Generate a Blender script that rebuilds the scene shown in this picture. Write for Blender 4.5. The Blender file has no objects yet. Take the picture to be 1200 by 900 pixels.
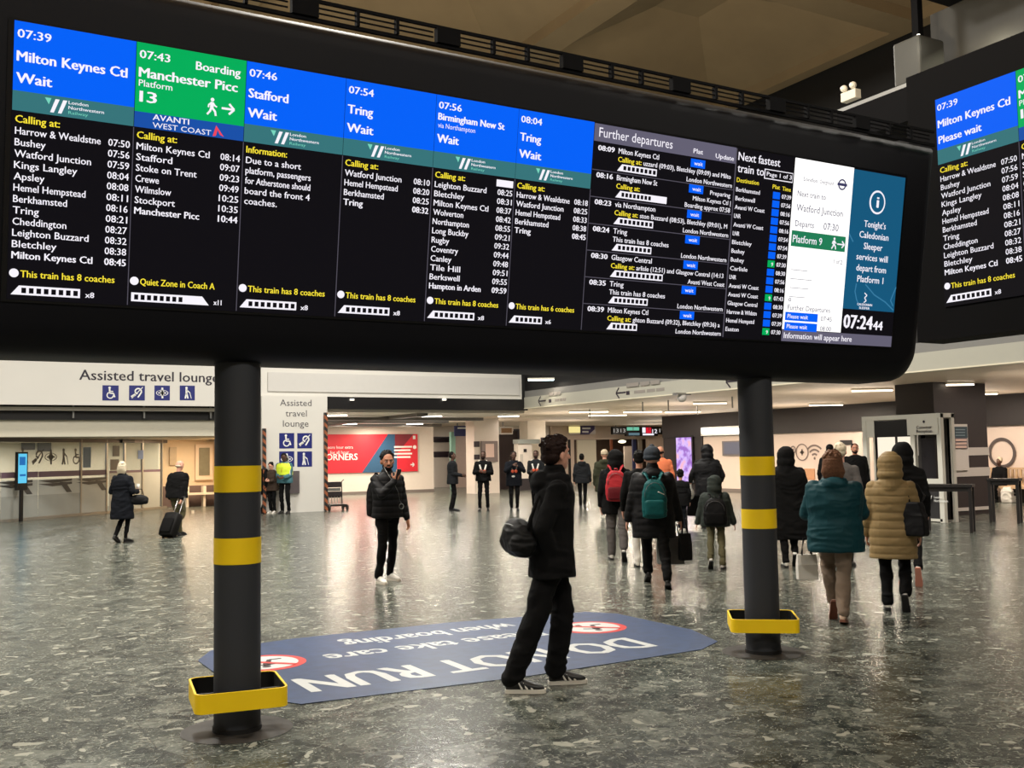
import bpy, bmesh, math, random
import numpy as np
from mathutils import Vector, Matrix, Euler
random.seed(4)
SC = bpy.context.scene
COL = SC.collection
PI = math.pi
# ------------------------------------------------------------------ camera (1200x900 frame, f = 1200 px)
F_PX, EYE = 1200.0, 1.68
PITCH, ROLL, YAW = math.atan(83/1200), .0168, math.radians(29.7)
_h = Vector((math.sin(YAW), math.cos(YAW), 0)); _r = Vector((math.cos(YAW), -math.sin(YAW), 0)); _z = Vector((0, 0, 1))
FW = _h*math.cos(PITCH) + _z*math.sin(PITCH); _u = _r.cross(FW)
RT = _r*math.cos(ROLL) - _u*math.sin(ROLL); UP = _u*math.cos(ROLL) + _r*math.sin(ROLL)
CAM = Vector((0, 0, EYE))
cd = bpy.data.cameras.new('camera'); cam = bpy.data.objects.new('camera', cd); COL.objects.link(cam)
cd.sensor_width = 36; cd.lens = 36.0; cd.clip_end = 300; cd.clip_start = .05
m = Matrix((RT, UP, -FW)).transposed().to_4x4(); m.translation = CAM
cam.matrix_world = m; SC.camera = cam
# ------------------------------------------------------------------ world, exposure
w = bpy.data.worlds.new('world'); SC.world = w; w.use_nodes = True
w.node_tree.nodes['Background'].inputs[0].default_value = (.9, .85, .75, 1)
w.node_tree.nodes['Background'].inputs[1].default_value = .02
SC.view_settings.view_transform = 'Standard'; SC.view_settings.look = 'None'
SC.view_settings.exposure = 0.0; SC.view_settings.gamma = 1; SC.view_settings.use_curve_mapping = False

def area(name, loc, sx, sy, power, col, rot=(0, 0, 0), spread=PI):
    l = bpy.data.lights.new(name, 'AREA'); l.shape = 'RECTANGLE'; l.size = sx; l.size_y = sy; l.energy = power; l.color = col; l.spread = spread
    o = bpy.data.objects.new(name, l); o.location = loc; o.rotation_euler = rot; COL.objects.link(o); return o
WARM = (1, .86, .68); HALL = (1, .955, .87); NEUT = (1, .96, .88)
# concourse downlight clusters under the coffered ceiling
for x, y, e in ((-6, -4, 600), (4, -4, 600), (13, -4, 500), (-6, 5, 600), (13, 5.5, 550), (4.5, 11, 800), (-3, 14, 1000), (12, 16, 1000), (3, 21, 1100), (12, 25, 1100), (-6, 25, 1100)):
    area('concourse_lamp', (x, y, 10.2), 1.4, 1.4, e, HALL)

def ray(px, py): return FW + RT*(px-600)/F_PX - UP*(py-450)/F_PX
def fl(px, py, z=0.0):
    d = ray(px, py); return CAM + d*((z-EYE)/d.z)
def ay(px, py, Y):
    d = ray(px, py); return CAM + d*(Y/d.y)
def ax(px, py, X):
    d = ray(px, py); return CAM + d*(X/d.x)

# ------------------------------------------------------------------ materials
MATS = {}
def srgb(c):
    return tuple(((v/255)/12.92 if v/255 <= .04045 else ((v/255+.055)/1.055)**2.4) for v in c)
def mat(name, rgb=(200, 200, 200), rough=.6, metal=0., emit=0., var=0., scale=8., bump=0., sheen=0., alpha=1., coat=0., trans=0.):
    if name in MATS: return MATS[name]
    M = bpy.data.materials.new(name); M.use_nodes = True; nt = M.node_tree; b = nt.nodes['Principled BSDF']
    c = srgb(rgb); b.inputs['Base Color'].default_value = (*c, 1); b.inputs['Roughness'].default_value = rough; b.inputs['Metallic'].default_value = metal
    if emit: b.inputs['Emission Color'].default_value = (*c, 1); b.inputs['Emission Strength'].default_value = emit
    if sheen: b.inputs['Sheen Weight'].default_value = sheen
    if coat: b.inputs['Coat Weight'].default_value = coat
    if trans: b.inputs['Transmission Weight'].default_value = trans
    if alpha < 1: b.inputs['Alpha'].default_value = alpha
    if var or bump:
        tc = nt.nodes.new('ShaderNodeTexCoord'); n = nt.nodes.new('ShaderNodeTexNoise'); n.inputs['Scale'].default_value = scale; n.inputs['Detail'].default_value = 5
        nt.links.new(tc.outputs['Object'], n.inputs['Vector'])
        if var:
            r = nt.nodes.new('ShaderNodeMix'); r.data_type = 'RGBA'
            r.inputs[6].default_value = (*[v*(1-var) for v in c], 1); r.inputs[7].default_value = (*[min(1, v*(1+var)) for v in c], 1)
            nt.links.new(n.outputs['Fac'], r.inputs[0]); nt.links.new(r.outputs[2], b.inputs['Base Color'])
        if bump:
            bp = nt.nodes.new('ShaderNodeBump'); bp.inputs['Strength'].default_value = bump; bp.inputs['Distance'].default_value = .02
            nt.links.new(n.outputs['Fac'], bp.inputs['Height']); nt.links.new(bp.outputs[0], b.inputs['Normal'])
    MATS[name] = M; return M
def glow(name, rgb, s=1.0):
    if name in MATS: return MATS[name]
    M = bpy.data.materials.new(name); M.use_nodes = True; b = M.node_tree.nodes['Principled BSDF']
    b.inputs['Base Color'].default_value = (.002, .002, .002, 1); b.inputs['Roughness'].default_value = .9; b.inputs['Specular IOR Level'].default_value = .1
    b.inputs['Emission Color'].default_value = (*srgb(rgb), 1); b.inputs['Emission Strength'].default_value = s
    MATS[name] = M; return M

def floor_mat():
    M = bpy.data.materials.new('terrazzo'); M.use_nodes = True; nt = M.node_tree; N = nt.nodes; L = nt.links; b = N['Principled BSDF']
    tc = N.new('ShaderNodeTexCoord')
    def mp(sx, sy, rz=0.):
        q = N.new('ShaderNodeMapping'); q.inputs['Scale'].default_value = (sx, sy, 1); q.inputs['Rotation'].default_value = (0, 0, rz); L.new(tc.outputs['Object'], q.inputs[0]); return q
    nz = N.new('ShaderNodeTexNoise'); nz.inputs['Scale'].default_value = 2.2; nz.inputs['Detail'].default_value = 3; L.new(tc.outputs['Object'], nz.inputs['Vector'])
    sub = N.new('ShaderNodeVectorMath'); sub.operation = 'MULTIPLY_ADD'; sub.inputs[1].default_value = (.55, .55, .55)
    L.new(nz.outputs['Color'], sub.inputs[0]); L.new(tc.outputs['Object'], sub.inputs[2])
    def vor(scale, feat='F1'):
        v = N.new('ShaderNodeTexVoronoi'); v.feature = feat; v.inputs['Scale'].default_value = scale; L.new(sub.outputs[0], v.inputs['Vector']); return v
    def ramp(src, stops):
        r = N.new('ShaderNodeValToRGB'); e = r.color_ramp.elements; e[0].position = stops[0][0]; e[0].color = (*stops[0][1], 1); e[1].position = stops[-1][0]; e[1].color = (*stops[-1][1], 1)
        for p, c in stops[1:-1]: q = e.new(p); q.color = (*c, 1)
        L.new(src, r.inputs[0]); return r.outputs[0]
    def sepc(v, k=0): q = N.new('ShaderNodeSeparateColor'); L.new(v.outputs['Color'], q.inputs[0]); return q.outputs[k]
    def mixc(f, a, b_):
        q = N.new('ShaderNodeMix'); q.data_type = 'RGBA'
        if isinstance(f, float): q.inputs[0].default_value = f
        else: L.new(f, q.inputs[0])
        L.new(a, q.inputs[6]); L.new(b_, q.inputs[7]); return q.outputs[2]
    TONES = ((0, (.006, .009, .007)), (.3, (.03, .038, .031)), (.6, (.075, .086, .072)), (.85, (.14, .15, .126)), (1, (.30, .31, .26)))
    c1 = ramp(sepc(vor(5.0)), TONES); c2 = ramp(sepc(vor(13.0), 1), TONES)          # large and small angular flakes, each its own tone
    n2 = N.new('ShaderNodeTexNoise'); n2.inputs['Scale'].default_value = 9; n2.inputs['Detail'].default_value = 9; n2.inputs['Roughness'].default_value = .75; n2.inputs['Distortion'].default_value = 2.2; L.new(tc.outputs['Object'], n2.inputs['Vector'])
    c3 = ramp(n2.outputs['Fac'], ((.36, (.008, .011, .009)), (.5, (.06, .069, .058)), (.66, (.26, .27, .225))))
    base = mixc(.42, mixc(.42, c1, c2), c3)
    def math_(op, a, b_=None):
        q = N.new('ShaderNodeMath'); q.operation = op
        for k, v in ((0, a), (1, b_)):
            if v is None: continue
            if isinstance(v, float): q.inputs[k].default_value = v
            else: L.new(v, q.inputs[k])
        return q.outputs[0]
    def mr(src, a, b_, c=0., d=1.): q = N.new('ShaderNodeMapRange'); q.inputs[1].default_value = a; q.inputs[2].default_value = b_; q.inputs[3].default_value = c; q.inputs[4].default_value = d; L.new(src, q.inputs[0]); return q.outputs[0]
    n3 = N.new('ShaderNodeTexNoise'); n3.inputs['Scale'].default_value = 4.5; n3.inputs['Detail'].default_value = 4; L.new(tc.outputs['Object'], n3.inputs['Vector'])
    v2 = vor(6.5, 'DISTANCE_TO_EDGE'); vein = math_('MULTIPLY', mr(v2.outputs['Distance'], .0, .022, 1., 0.), mr(n3.outputs['Fac'], .52, .62))
    n5 = N.new('ShaderNodeTexNoise'); n5.inputs['Scale'].default_value = 14; n5.inputs['Detail'].default_value = 6; n5.inputs['Distortion'].default_value = 3.; L.new(tc.outputs['Object'], n5.inputs['Vector'])
    wisp = mr(n5.outputs['Fac'], .595, .665)
    chip = math_('GREATER_THAN', sepc(vor(16.0), 2), .975)
    mm = math_('MULTIPLY', math_('MAXIMUM', math_('MAXIMUM', vein, chip), wisp), .8)
    inkc = N.new('ShaderNodeRGB'); inkc.outputs[0].default_value = (.006, .009, .008, 1)
    base = mixc(math_('MULTIPLY', math_('GREATER_THAN', sepc(vor(8.0), 0), .86), .7), base, inkc.outputs[0])
    pale = N.new('ShaderNodeRGB'); pale.outputs[0].default_value = (.42, .42, .35, 1)
    class _M: pass
    m2 = _M(); m2.outputs = {2: mixc(mm, base, pale.outputs[0])}
    # thin joints between the slabs
    bk = N.new('ShaderNodeTexBrick'); bk.offset = 0; bk.inputs['Scale'].default_value = 1; bk.inputs['Mortar Size'].default_value = .004; bk.inputs['Brick Width'].default_value = 1.2; bk.inputs['Row Height'].default_value = 1.2
    L.new(tc.outputs['Object'], bk.inputs['Vector'])
    m3 = N.new('ShaderNodeMix'); m3.data_type = 'RGBA'; m3.inputs[7].default_value = (.05, .052, .045, 1); jf = N.new('ShaderNodeMath'); jf.operation = 'MULTIPLY'; jf.inputs[1].default_value = .6
    L.new(bk.outputs['Fac'], jf.inputs[0]); L.new(jf.outputs[0], m3.inputs[0]); L.new(m2.outputs[2], m3.inputs[6]); L.new(m3.outputs[2], b.inputs['Base Color'])
    rr = N.new('ShaderNodeMapRange'); rr.inputs[3].default_value = .15; rr.inputs[4].default_value = .33; L.new(n2.outputs['Fac'], rr.inputs[0]); L.new(rr.outputs[0], b.inputs['Roughness'])
    n4 = N.new('ShaderNodeTexNoise'); n4.inputs['Scale'].default_value = 9; n4.inputs['Detail'].default_value = 3; L.new(tc.outputs['Object'], n4.inputs['Vector'])
    bp = N.new('ShaderNodeBump'); bp.inputs['Strength'].default_value = .28; bp.inputs['Distance'].default_value = .012; L.new(n4.outputs['Fac'], bp.inputs['Height']); L.new(bp.outputs[0], b.inputs['Normal'])
    b.inputs['IOR'].default_value = 1.45
    return M
def chevron_mat():
    M = bpy.data.materials.new('chevron_tape'); M.use_nodes = True; nt = M.node_tree; N = nt.nodes; L = nt.links; b = N['Principled BSDF']
    tc = N.new('ShaderNodeTexCoord'); sp = N.new('ShaderNodeSeparateXYZ'); L.new(tc.outputs['Object'], sp.inputs[0])
    a = N.new('ShaderNodeMath'); a.operation = 'ADD'; L.new(sp.outputs[0], a.inputs[0]); L.new(sp.outputs[2], a.inputs[1])
    f = N.new('ShaderNodeMath'); f.operation = 'MULTIPLY'; f.inputs[1].default_value = 4.2; L.new(a.outputs[0], f.inputs[0])
    g = N.new('ShaderNodeMath'); g.operation = 'FRACT'; L.new(f.outputs[0], g.inputs[0]); h = N.new('ShaderNodeMath'); h.operation = 'GREATER_THAN'; h.inputs[1].default_value = .5; L.new(g.outputs[0], h.inputs[0])
    x = N.new('ShaderNodeMix'); x.data_type = 'RGBA'; x.inputs[6].default_value = (.01, .01, .01, 1); x.inputs[7].default_value = (*srgb((150, 84, 50)), 1); L.new(h.outputs[0], x.inputs[0]); L.new(x.outputs[2], b.inputs['Base Color'])
    return M

# ------------------------------------------------------------------ mesh building
class MB:
    def __init__(s): s.v = []; s.f = []
    def add(s, vs, fs):
        o = len(s.v); s.v += [tuple(v) for v in vs]; s.f += [tuple(i+o for i in f) for f in fs]; return s
    def box(s, c, d, R=None):
        x, y, z = d[0]/2, d[1]/2, d[2]/2
        vs = [Vector(p) for p in ((-x,-y,-z),(x,-y,-z),(x,y,-z),(-x,y,-z),(-x,-y,z),(x,-y,z),(x,y,z),(-x,y,z))]
        if R is not None: vs = [R @ v for v in vs]
        c = Vector(c); return s.add([v+c for v in vs], [(0,3,2,1),(4,5,6,7),(0,1,5,4),(1,2,6,5),(2,3,7,6),(3,0,4,7)])
    def bb(s, a, b): return s.box([(a[i]+b[i])/2 for i in range(3)], [abs(b[i]-a[i]) for i in range(3)])
    def loft(s, rings, closed=True):
        n = len(rings[0]); vs = [p for r in rings for p in r]; fs = []
        for k in range(len(rings)-1):
            for i in range(n):
                j = (i+1) % n; fs.append((k*n+i, k*n+j, (k+1)*n+j, (k+1)*n+i))
        if closed: fs.append(tuple(range(n-1, -1, -1))); fs.append(tuple((len(rings)-1)*n+i for i in range(n)))
        return s.add(vs, fs)
    def cap(s, p0, p1, r0, r1=None, seg=14, sq=1.0, flat=None):
        """round cone; sq squashes the section along `flat`"""
        r1 = r0 if r1 is None else r1
        p0 = Vector(p0); p1 = Vector(p1); d = p1-p0; L = d.length; d = d/L if L > 1e-6 else Vector((0, 0, 1))
        a = Vector(flat) if flat is not None else (Vector((0, 1, 0)) if abs(d.y) < .9 else Vector((1, 0, 0)))
        a = (a - d*a.dot(d)).normalized(); b = d.cross(a); rings = []
        for k in range(1, 5):
            t = -PI/2*(1-k/4.5) ; rings.append((p0 + d*r0*math.sin(t), r0*math.cos(t)))
        for k in range(4, 0, -1):
            t = PI/2*(1-k/4.5); rings.append((p1 + d*r1*math.sin(t), r1*math.cos(t)))
        return s.loft([[c + a*(sq*r*math.cos(2*PI*i/seg)) + b*(r*math.sin(2*PI*i/seg)) for i in range(seg)] for c, r in rings])
    def ell(s, c, r, R=None, seg=16, nr=10):
        c = Vector(c); rings = []
        for k in range(1, nr):
            t = PI*k/nr
            ring = [Vector((r[0]*math.sin(t)*math.cos(2*PI*i/seg), r[1]*math.sin(t)*math.sin(2*PI*i/seg), -r[2]*math.cos(t))) for i in range(seg)]
            rings.append([c + (R @ p if R is not None else p) for p in ring])
        return s.loft(rings)
    def lathe(s, c, prof, seg=32, closed=True):
        c = Vector(c); return s.loft([[c+Vector((r*math.cos(2*PI*i/seg), r*math.sin(2*PI*i/seg), z)) for i in range(seg)] for r, z in prof], closed)
    def tube(s, pts, r, seg=8):
        pts = [Vector(p) for p in pts]; rings = []
        for i, p in enumerate(pts):
            d = (pts[min(i+1, len(pts)-1)] - pts[max(i-1, 0)]).normalized()
            a = Vector((0, 0, 1)) if abs(d.z) < .95 else Vector((1, 0, 0)); a = (a-d*a.dot(d)).normalized(); b = d.cross(a)
            rings.append([p + a*r*math.cos(2*PI*k/seg) + b*r*math.sin(2*PI*k/seg) for k in range(seg)])
        return s.loft(rings)
    def prism(s, poly, O, ux, uy, uz, t):
        """2D polygon in the frame (O, ux, uy), thickness t along uz"""
        a = [O + ux*p[0] + uy*p[1] for p in poly]; b = [p + uz*t for p in a]; n = len(poly)
        return s.add(a+b, [tuple(range(n-1, -1, -1)), tuple(range(n, 2*n))] + [(i, (i+1) % n, n+(i+1) % n, n+i) for i in range(n)])
    def xform(s, fn): s.v = [tuple(fn(Vector(v))) for v in s.v]; return s
    def build(s, name, m, parent=None, smooth=False, loc=None, bevel=0):
        me = bpy.data.meshes.new(name)
        vs = s.v
        if loc is not None: vs = [(v[0]-loc[0], v[1]-loc[1], v[2]-loc[2]) for v in vs]
        me.from_pydata(vs, [], s.f)
        bm = bmesh.new(); bm.from_mesh(me); bmesh.ops.recalc_face_normals(bm, faces=bm.faces); bm.to_mesh(me); bm.free()
        if m: me.materials.append(m)
        if smooth: me.polygons.foreach_set('use_smooth', [len(p.vertices) <= 4 for p in me.polygons])
        o = bpy.data.objects.new(name, me); COL.objects.link(o)
        if parent is not None: o.parent = parent
        if loc is not None: o.location = loc
        if bevel:
            b = o.modifiers.new('b', 'BEVEL'); b.width = bevel; b.segments = 2; b.limit_method = 'ANGLE'
        return o
def empty(name, loc=(0, 0, 0), rz=0.):
    o = bpy.data.objects.new(name, None); o.location = loc; o.rotation_euler = (0, 0, rz); o.empty_display_size = .1; COL.objects.link(o); return o
def tag(o, label=None, cat=None, group=None, kind=None):
    if label: o['label'] = label
    if cat: o['category'] = cat
    if group: o['group'] = group
    if kind: o['kind'] = kind
    return o
def struct(o, label): return tag(o, label, None, None, 'structure')

# ------------------------------------------------------------------ flat lettering
_tc = bpy.data.curves.new('t', 'FONT'); _tc.resolution_u = 2; _to = bpy.data.objects.new('t', _tc)
def glyphs(body, size, width=None, bold=0., align='l', spacing=1.):
    """vertices (x, y) and faces of a line of lettering; x fitted to `width`"""
    _tc.body = body; _tc.offset = bold; _tc.space_character = spacing
    me = _to.to_mesh(); vs = [(v.co.x, v.co.y) for v in me.vertices]; fs = [tuple(p.vertices) for p in me.polygons]; _to.to_mesh_clear()
    if not vs: return [], []
    x0 = min(v[0] for v in vs); x1 = max(v[0] for v in vs); sx = size if width is None else width/(x1-x0)
    W = (x1-x0)*sx; off = {'l': 0, 'c': -W/2, 'r': -W}[align]
    return [((v[0]-x0)*sx+off, v[1]*size) for v in vs], fs
class Flat:
    """frame for flat print: origin O, across ux, up uy, towards the viewer uz, unit S"""
    def __init__(s, O, ux, uy, uz, S=1.): s.O = Vector(O); s.ux = Vector(ux).normalized(); s.uy = Vector(uy).normalized(); s.uz = Vector(uz).normalized(); s.S = S
    def P(s, u, v, k=0.): return s.O + s.ux*(u*s.S) + s.uy*(v*s.S) + s.uz*k
    def text(s, mb, body, u, v, size, width=None, bold=0., align='l', k=.006, spacing=1.):
        vs, fs = glyphs(body, size, width, 0., align, spacing)
        for i, dx in enumerate((-bold*.7, 0, bold*.7) if bold > .009 else (0,)):
            mb.add([s.P(u+x+dx*size, v+y+abs(dx)*size*.35, k+.0004*i) for x, y in vs], fs)
    def rect(s, mb, u0, v0, u1, v1, k=.003, t=.003):
        mb.prism([(u0*s.S, v0*s.S), (u1*s.S, v0*s.S), (u1*s.S, v1*s.S), (u0*s.S, v1*s.S)], s.O+s.uz*(k-t), s.ux, s.uy, s.uz, t)
    def poly(s, mb, pts, k=.005, t=.002): mb.prism([(a*s.S, b*s.S) for a, b in pts], s.O+s.uz*(k-t), s.ux, s.uy, s.uz, t)
    def line(s, mb, a, b, w, k=.005, t=.002):
        d = Vector((b[0]-a[0], b[1]-a[1])); n = Vector((-d.y, d.x)).normalized()*(w/2)
        s.poly(mb, [(a[0]+n.x, a[1]+n.y), (a[0]-n.x, a[1]-n.y), (b[0]-n.x, b[1]-n.y), (b[0]+n.x, b[1]+n.y)], k, t)
    def disc(s, mb, u, v, r, k=.005, t=.002, n=20, ry=None): s.poly(mb, [(u+r*math.cos(2*PI*i/n), v+(ry or r)*math.sin(2*PI*i/n)) for i in range(n)], k, t)
    def ring(s, mb, u, v, r, w, k=.005, n=24, a0=0., a1=2*PI, ry=None):
        q = (ry or r)/r
        for i in range(n):
            a, b = a0+(a1-a0)*i/n, a0+(a1-a0)*(i+1)/n
            s.poly(mb, [(u+(r-w)*math.cos(a), v+q*(r-w)*math.sin(a)), (u+r*math.cos(a), v+q*r*math.sin(a)), (u+r*math.cos(b), v+q*r*math.sin(b)), (u+(r-w)*math.cos(b), v+q*(r-w)*math.sin(b))], k)
XW, YW, ZW = Vector((1, 0, 0)), Vector((0, 1, 0)), Vector((0, 0, 1))
def walker(F, mb, u, v, h, k=.006):
    """the walking-person pictogram, height h"""
    q = h/10.
    F.disc(mb, u, v+9*q, 1.05*q, k)
    for a, b, ww in (((0, 7.6), (-.3, 4.4), 2.0), ((-.2, 4.6), (1.7, 2.4), 1.2), ((1.7, 2.6), (2.2, 0), 1.1), ((-.4, 4.6), (-1.2, 2.2), 1.2), ((-1.2, 2.3), (-2.8, .3), 1.1), ((.2, 7.4), (1.6, 5.6), .9), ((1.5, 5.7), (2.7, 5.1), .8), ((-.3, 7.4), (-2, 5.9), .9), ((-2, 6), (-2.2, 4.4), .8)):
        F.line(mb, (u+a[0]*q, v+a[1]*q), (u+b[0]*q, v+b[1]*q), ww*q, k)
def arrow(F, mb, u, v, l, h, k=.006, d=1, w=None):
    w = w or h*.22
    F.line(mb, (u, v), (u+d*l*.9, v), w, k)
    for s_ in (1, -1): F.line(mb, (u+d*l, v), (u+d*(l-h*.55), v+s_*h*.55), w, k)
def pictos(F, wb, u, v, s_, which, k=.008):
    """accessibility pictograms drawn on a blue square of side s_ centred u, v"""
    q = s_/10.
    def L(a, b, w_): F.line(wb, (u+a[0]*q, v+a[1]*q), (u+b[0]*q, v+b[1]*q), w_*q, k)
    if which == 0:
        F.disc(wb, u-.6*q, v+3.4*q, .8*q, k); L((-.6, 2.6), (-.4, -.4), 1); L((-.5, 1), (1.6, 1), .7); L((-.4, -.2), (1.8, -.3), .9); L((1.8, -.2), (2.6, -2.8), .9); F.ring(wb, u-.2*q, v-1.5*q, 2.3*q, .7*q, k, 16, PI*.65, PI*2.0)
    elif which == 1:
        L((-3.6, -2.8), (-1, -1), 1.6); F.ring(wb, u+.8*q, v+1*q, 2.4*q, .9*q, k, 16, -.2, PI); L((3.0, .8), (.6, -3), .9); L((-1.4, .6), (.4, -.6), .9); L((-3.2, -3.6), (3.6, 3.9), .5)
    elif which == 2:
        F.ring(wb, u, v, 4*q, .5*q, k, 20, 0, 2*PI, 2.0*q); F.disc(wb, u, v, 1.6*q, k); L((0, 3.6), (.2, -3.6), 1.2); L((-2.6, 0), (2.6, 0), .8)
    else:
        F.disc(wb, u-.6*q, v+3.4*q, .8*q, k); L((-.6, 2.6), (-.6, -.4), 1.3); L((-.6, -.2), (-1.4, -3.8), 1.); L((-.4, -.2), (.4, -3.8), 1.); L((-.5, 2), (1.6, .2), .7); L((1.6, .4), (2.6, -3.8), .4)

# =================================================================== SETTING
ST = {}
black_panel = mat('black_panel', (9, 9, 16), .6, var=.15, scale=3); black_panel.node_tree.nodes['Principled BSDF'].inputs['Specular IOR Level'].default_value = .22
white_panel = mat('white_panel', (214, 211, 204), .5, var=.03, scale=1.5)
cream_wall = mat('cream_wall', (222, 204, 192), .6, var=.03, scale=2)
peach_wall = mat('peach_wall', (220, 198, 178), .6, var=.04, scale=2)
dark_clad = mat('dark_cladding', (38, 33, 34), .55, var=.15, scale=3)
dark_strip = mat('dark_strip', (14, 12, 14), .4, var=.1)
concrete = mat('ceiling_concrete', (150, 130, 100), .85, var=.18, scale=1.2, bump=.1)
grey_metal = mat('grey_metal', (150, 150, 148), .35, .8, var=.05)
chrome = mat('chrome', (200, 200, 198), .2, 1., var=.03)
white_text = mat('white_print', (235, 235, 232), .5, var=.01)
dark_text = mat('dark_print', (38, 30, 44), .5, var=.01)
navy = mat('navy_sign', (28, 36, 110), .4, var=.03)
tube_glow = glow('tube_glow', (255, 250, 238), 6.)
tube_warm = glow('tube_glow_warm', (255, 238, 212), 5.)

struct(MB().bb((-16, -12, -.1), (62, 74, 0)).build('floor', floor_mat()), 'dark green grey terrazzo concourse floor with pale veins')
# coffered ceiling of the concourse: beams in a grid, coffers sloping up between them
cm = MB(); zb, zt = 10.7, 12.0; xs = [18.4-6.6*i for i in range(6)]; ys = [14.4+6.6*i for i in range(-4, 4)]
for i in range(len(xs)-1):
    for j in range(len(ys)-1):
        x1, x0 = xs[i], xs[i+1]; y0, y1 = ys[j], ys[j+1]; b = .35; q = 2.3
        r0 = [(x0, y0, zb), (x1, y0, zb), (x1, y1, zb), (x0, y1, zb)]
        r1 = [(x0+b, y0+b, zb), (x1-b, y0+b, zb), (x1-b, y1-b, zb), (x0+b, y1-b, zb)]
        r2 = [(x0+b, y0+b, zb+.25), (x1-b, y0+b, zb+.25), (x1-b, y1-b, zb+.25), (x0+b, y1-b, zb+.25)]
        r3 = [(x0+b+q, y0+b+q, zt), (x1-b-q, y0+b+q, zt), (x1-b-q, y1-b-q, zt), (x0+b+q, y1-b-q, zt)]
        vs = r0+r1+r2+r3; fs = []
        for k in range(3):
            for a in range(4): c = (a+1) % 4; fs.append((k*4+a, k*4+c, k*4+4+c, k*4+4+a))
        fs.append((12, 13, 14, 15)); cm.add(vs, fs)
struct(cm.build('ceiling', concrete), 'high tan concrete coffered ceiling above the departure board')
struct(MB().bb((-15, 31.6, 4.6), (19, 31.9, 10.8)).build('wall_back', mat('dark_wall', (52, 46, 42), .7, var=.1)), 'dark upper wall above the white far fascia')
struct(MB().bb((18.55, -12, 3.93), (18.9, 31.6, 10.8)).build('wall_right', mat('near_black_wall', (22, 20, 20), .7, var=.2)), 'near black upper wall above the white wayfinding beam')
struct(MB().bb((-15.2, -12, 0), (-15, 42, 10.8)).build('wall_left', mat('dim_wall', (120, 112, 100), .7, var=.1)), 'plain side wall of the concourse out of frame')
struct(MB().bb((-15, -12.2, 0), (62, -12, 10.8)).build('wall_behind', mat('dim_wall2', (120, 112, 100), .7, var=.1)), 'plain wall of the concourse behind the viewer')
# low ceilings beyond the beam and over the passage
struct(MB().bb((18.62, -12, 3.3), (62, 31.4, 3.4)).bb((18.62, 31.4, 3.3), (62, 74, 3.4)).build('ceiling_low', mat('low_ceiling', (236, 218, 196), .45, var=.04, scale=1.)), 'low peach lit ceiling beyond the white beam')
struct(MB().bb((-15, 31.75, 3.16), (18.6, 60, 3.26)).build('ceiling_passage', mat('passage_ceiling', (216, 208, 196), .6, var=.05)), 'low ceiling of the passage with strip lights')
# right hand shop wall on X=29
struct(MB().bb((29, -10, 0), (29.3, 34.3, 2.33)).build('wall_shop', cream_wall), 'lit cream wall with icons beyond the waiting passengers')
struct(MB().bb((28.9, -10, 2.33), (29.3, 37, 3.3)).build('trim_1', dark_clad), 'dark fascia strip running above the cream shop wall')
struct(MB().bb((28.95, 34.3, 0), (29.3, 37, 2.33)).build('trim_2', dark_clad), 'dark cladding around the tall pink advertising screen')
struct(MB().bb((28.97, -10, 0), (28.999, 34.3, .13)).build('baseboard_right', mat('grey_skirting', (120, 110, 104), .5, var=.03)), 'grey skirting along the cream shop wall')
# far wall with platform screens, Y=50
fw = MB().bb((31.0, 50, 2.5), (62, 50.3, 3.3)).bb((31.0, 50, 0), (32.6, 50.3, 2.5)).bb((38.0, 50, 0), (62, 50.3, 2.5))
struct(fw.build('wall_platforms', peach_wall), 'peach far wall over the platform entrances')
struct(MB().bb((30, 56, 0), (62, 56.2, 3.3)).build('wall_beyond', mat('brown_wall', (70, 52, 42), .6, var=.15)), 'brown dim wall beyond the platform doorways')
struct(MB().bb((41, 37, 0), (41.2, 50, 3.3)).build('wall_end', peach_wall), 'end wall beside the platform entrances')
# passage: back wall, side walls
struct(MB().bb((8, 44.5, 0), (21.0, 44.8, 3.26)).build('wall_passage', mat('off_white_wall', (226, 216, 204), .5, var=.03)), 'off white passage wall behind the red poster')
struct(MB().bb((21.2, 50, 0), (30.9, 50.3, 3.3)).build('wall_far', mat('off_white_wall2', (222, 212, 200), .5, var=.03)), 'pale far wall behind the row of staff')
st_ = mat('purple_black', (44, 30, 40), .5)
struct(MB().bb((22.2, 49.95, 1.62), (25.2, 49.99, 1.92)).bb((22.2, 49.95, 2.42), (25.2, 49.99, 2.72)).build('trim_3', st_), 'two dark horizontal stripes on the pale far wall')
struct(MB().bb((8.0, 44.45, 0), (21.0, 44.49, .12)).build('baseboard_passage', mat('grey_skirting', (120, 110, 104), .5)), 'grey skirting below the red poster')
# ---- fascia of the lounge, Y=31.4
def obj(name, mb, m, parent=None, **k): return mb.build(name, m, parent, **k)
fas = empty('sign_fascia', (-2, 31.4, 3.3)); tag(fas, 'long white fascia reading Assisted travel lounge over the glass front', 'sign')
def kid(mb, name, m, par, **k):
    """a part whose mesh is given in world coordinates (the thing is not rotated)"""
    off = Vector((0, 0, 0)); q = par
    while q is not None: off += q.location; q = q.parent
    mb.v = [(v[0]-off.x, v[1]-off.y, v[2]-off.z) for v in mb.v]
    return mb.build(name, m, par, **k)
fp = kid(MB().bb((-8, 31.4, 3.3), (9.0, 31.6, 4.66)), 'panel', white_panel, fas)
FF = Flat((0, 31.4, 0), XW, ZW, -YW)
tb = MB(); a = ay(93, 445, 31.4); b_ = ay(256, 449, 31.4)
FF.text(tb, 'Assisted travel lounge', a.x, a.z, .42, b_.x-a.x, .02); kid(tb, 'lettering', dark_text, fas)
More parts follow.
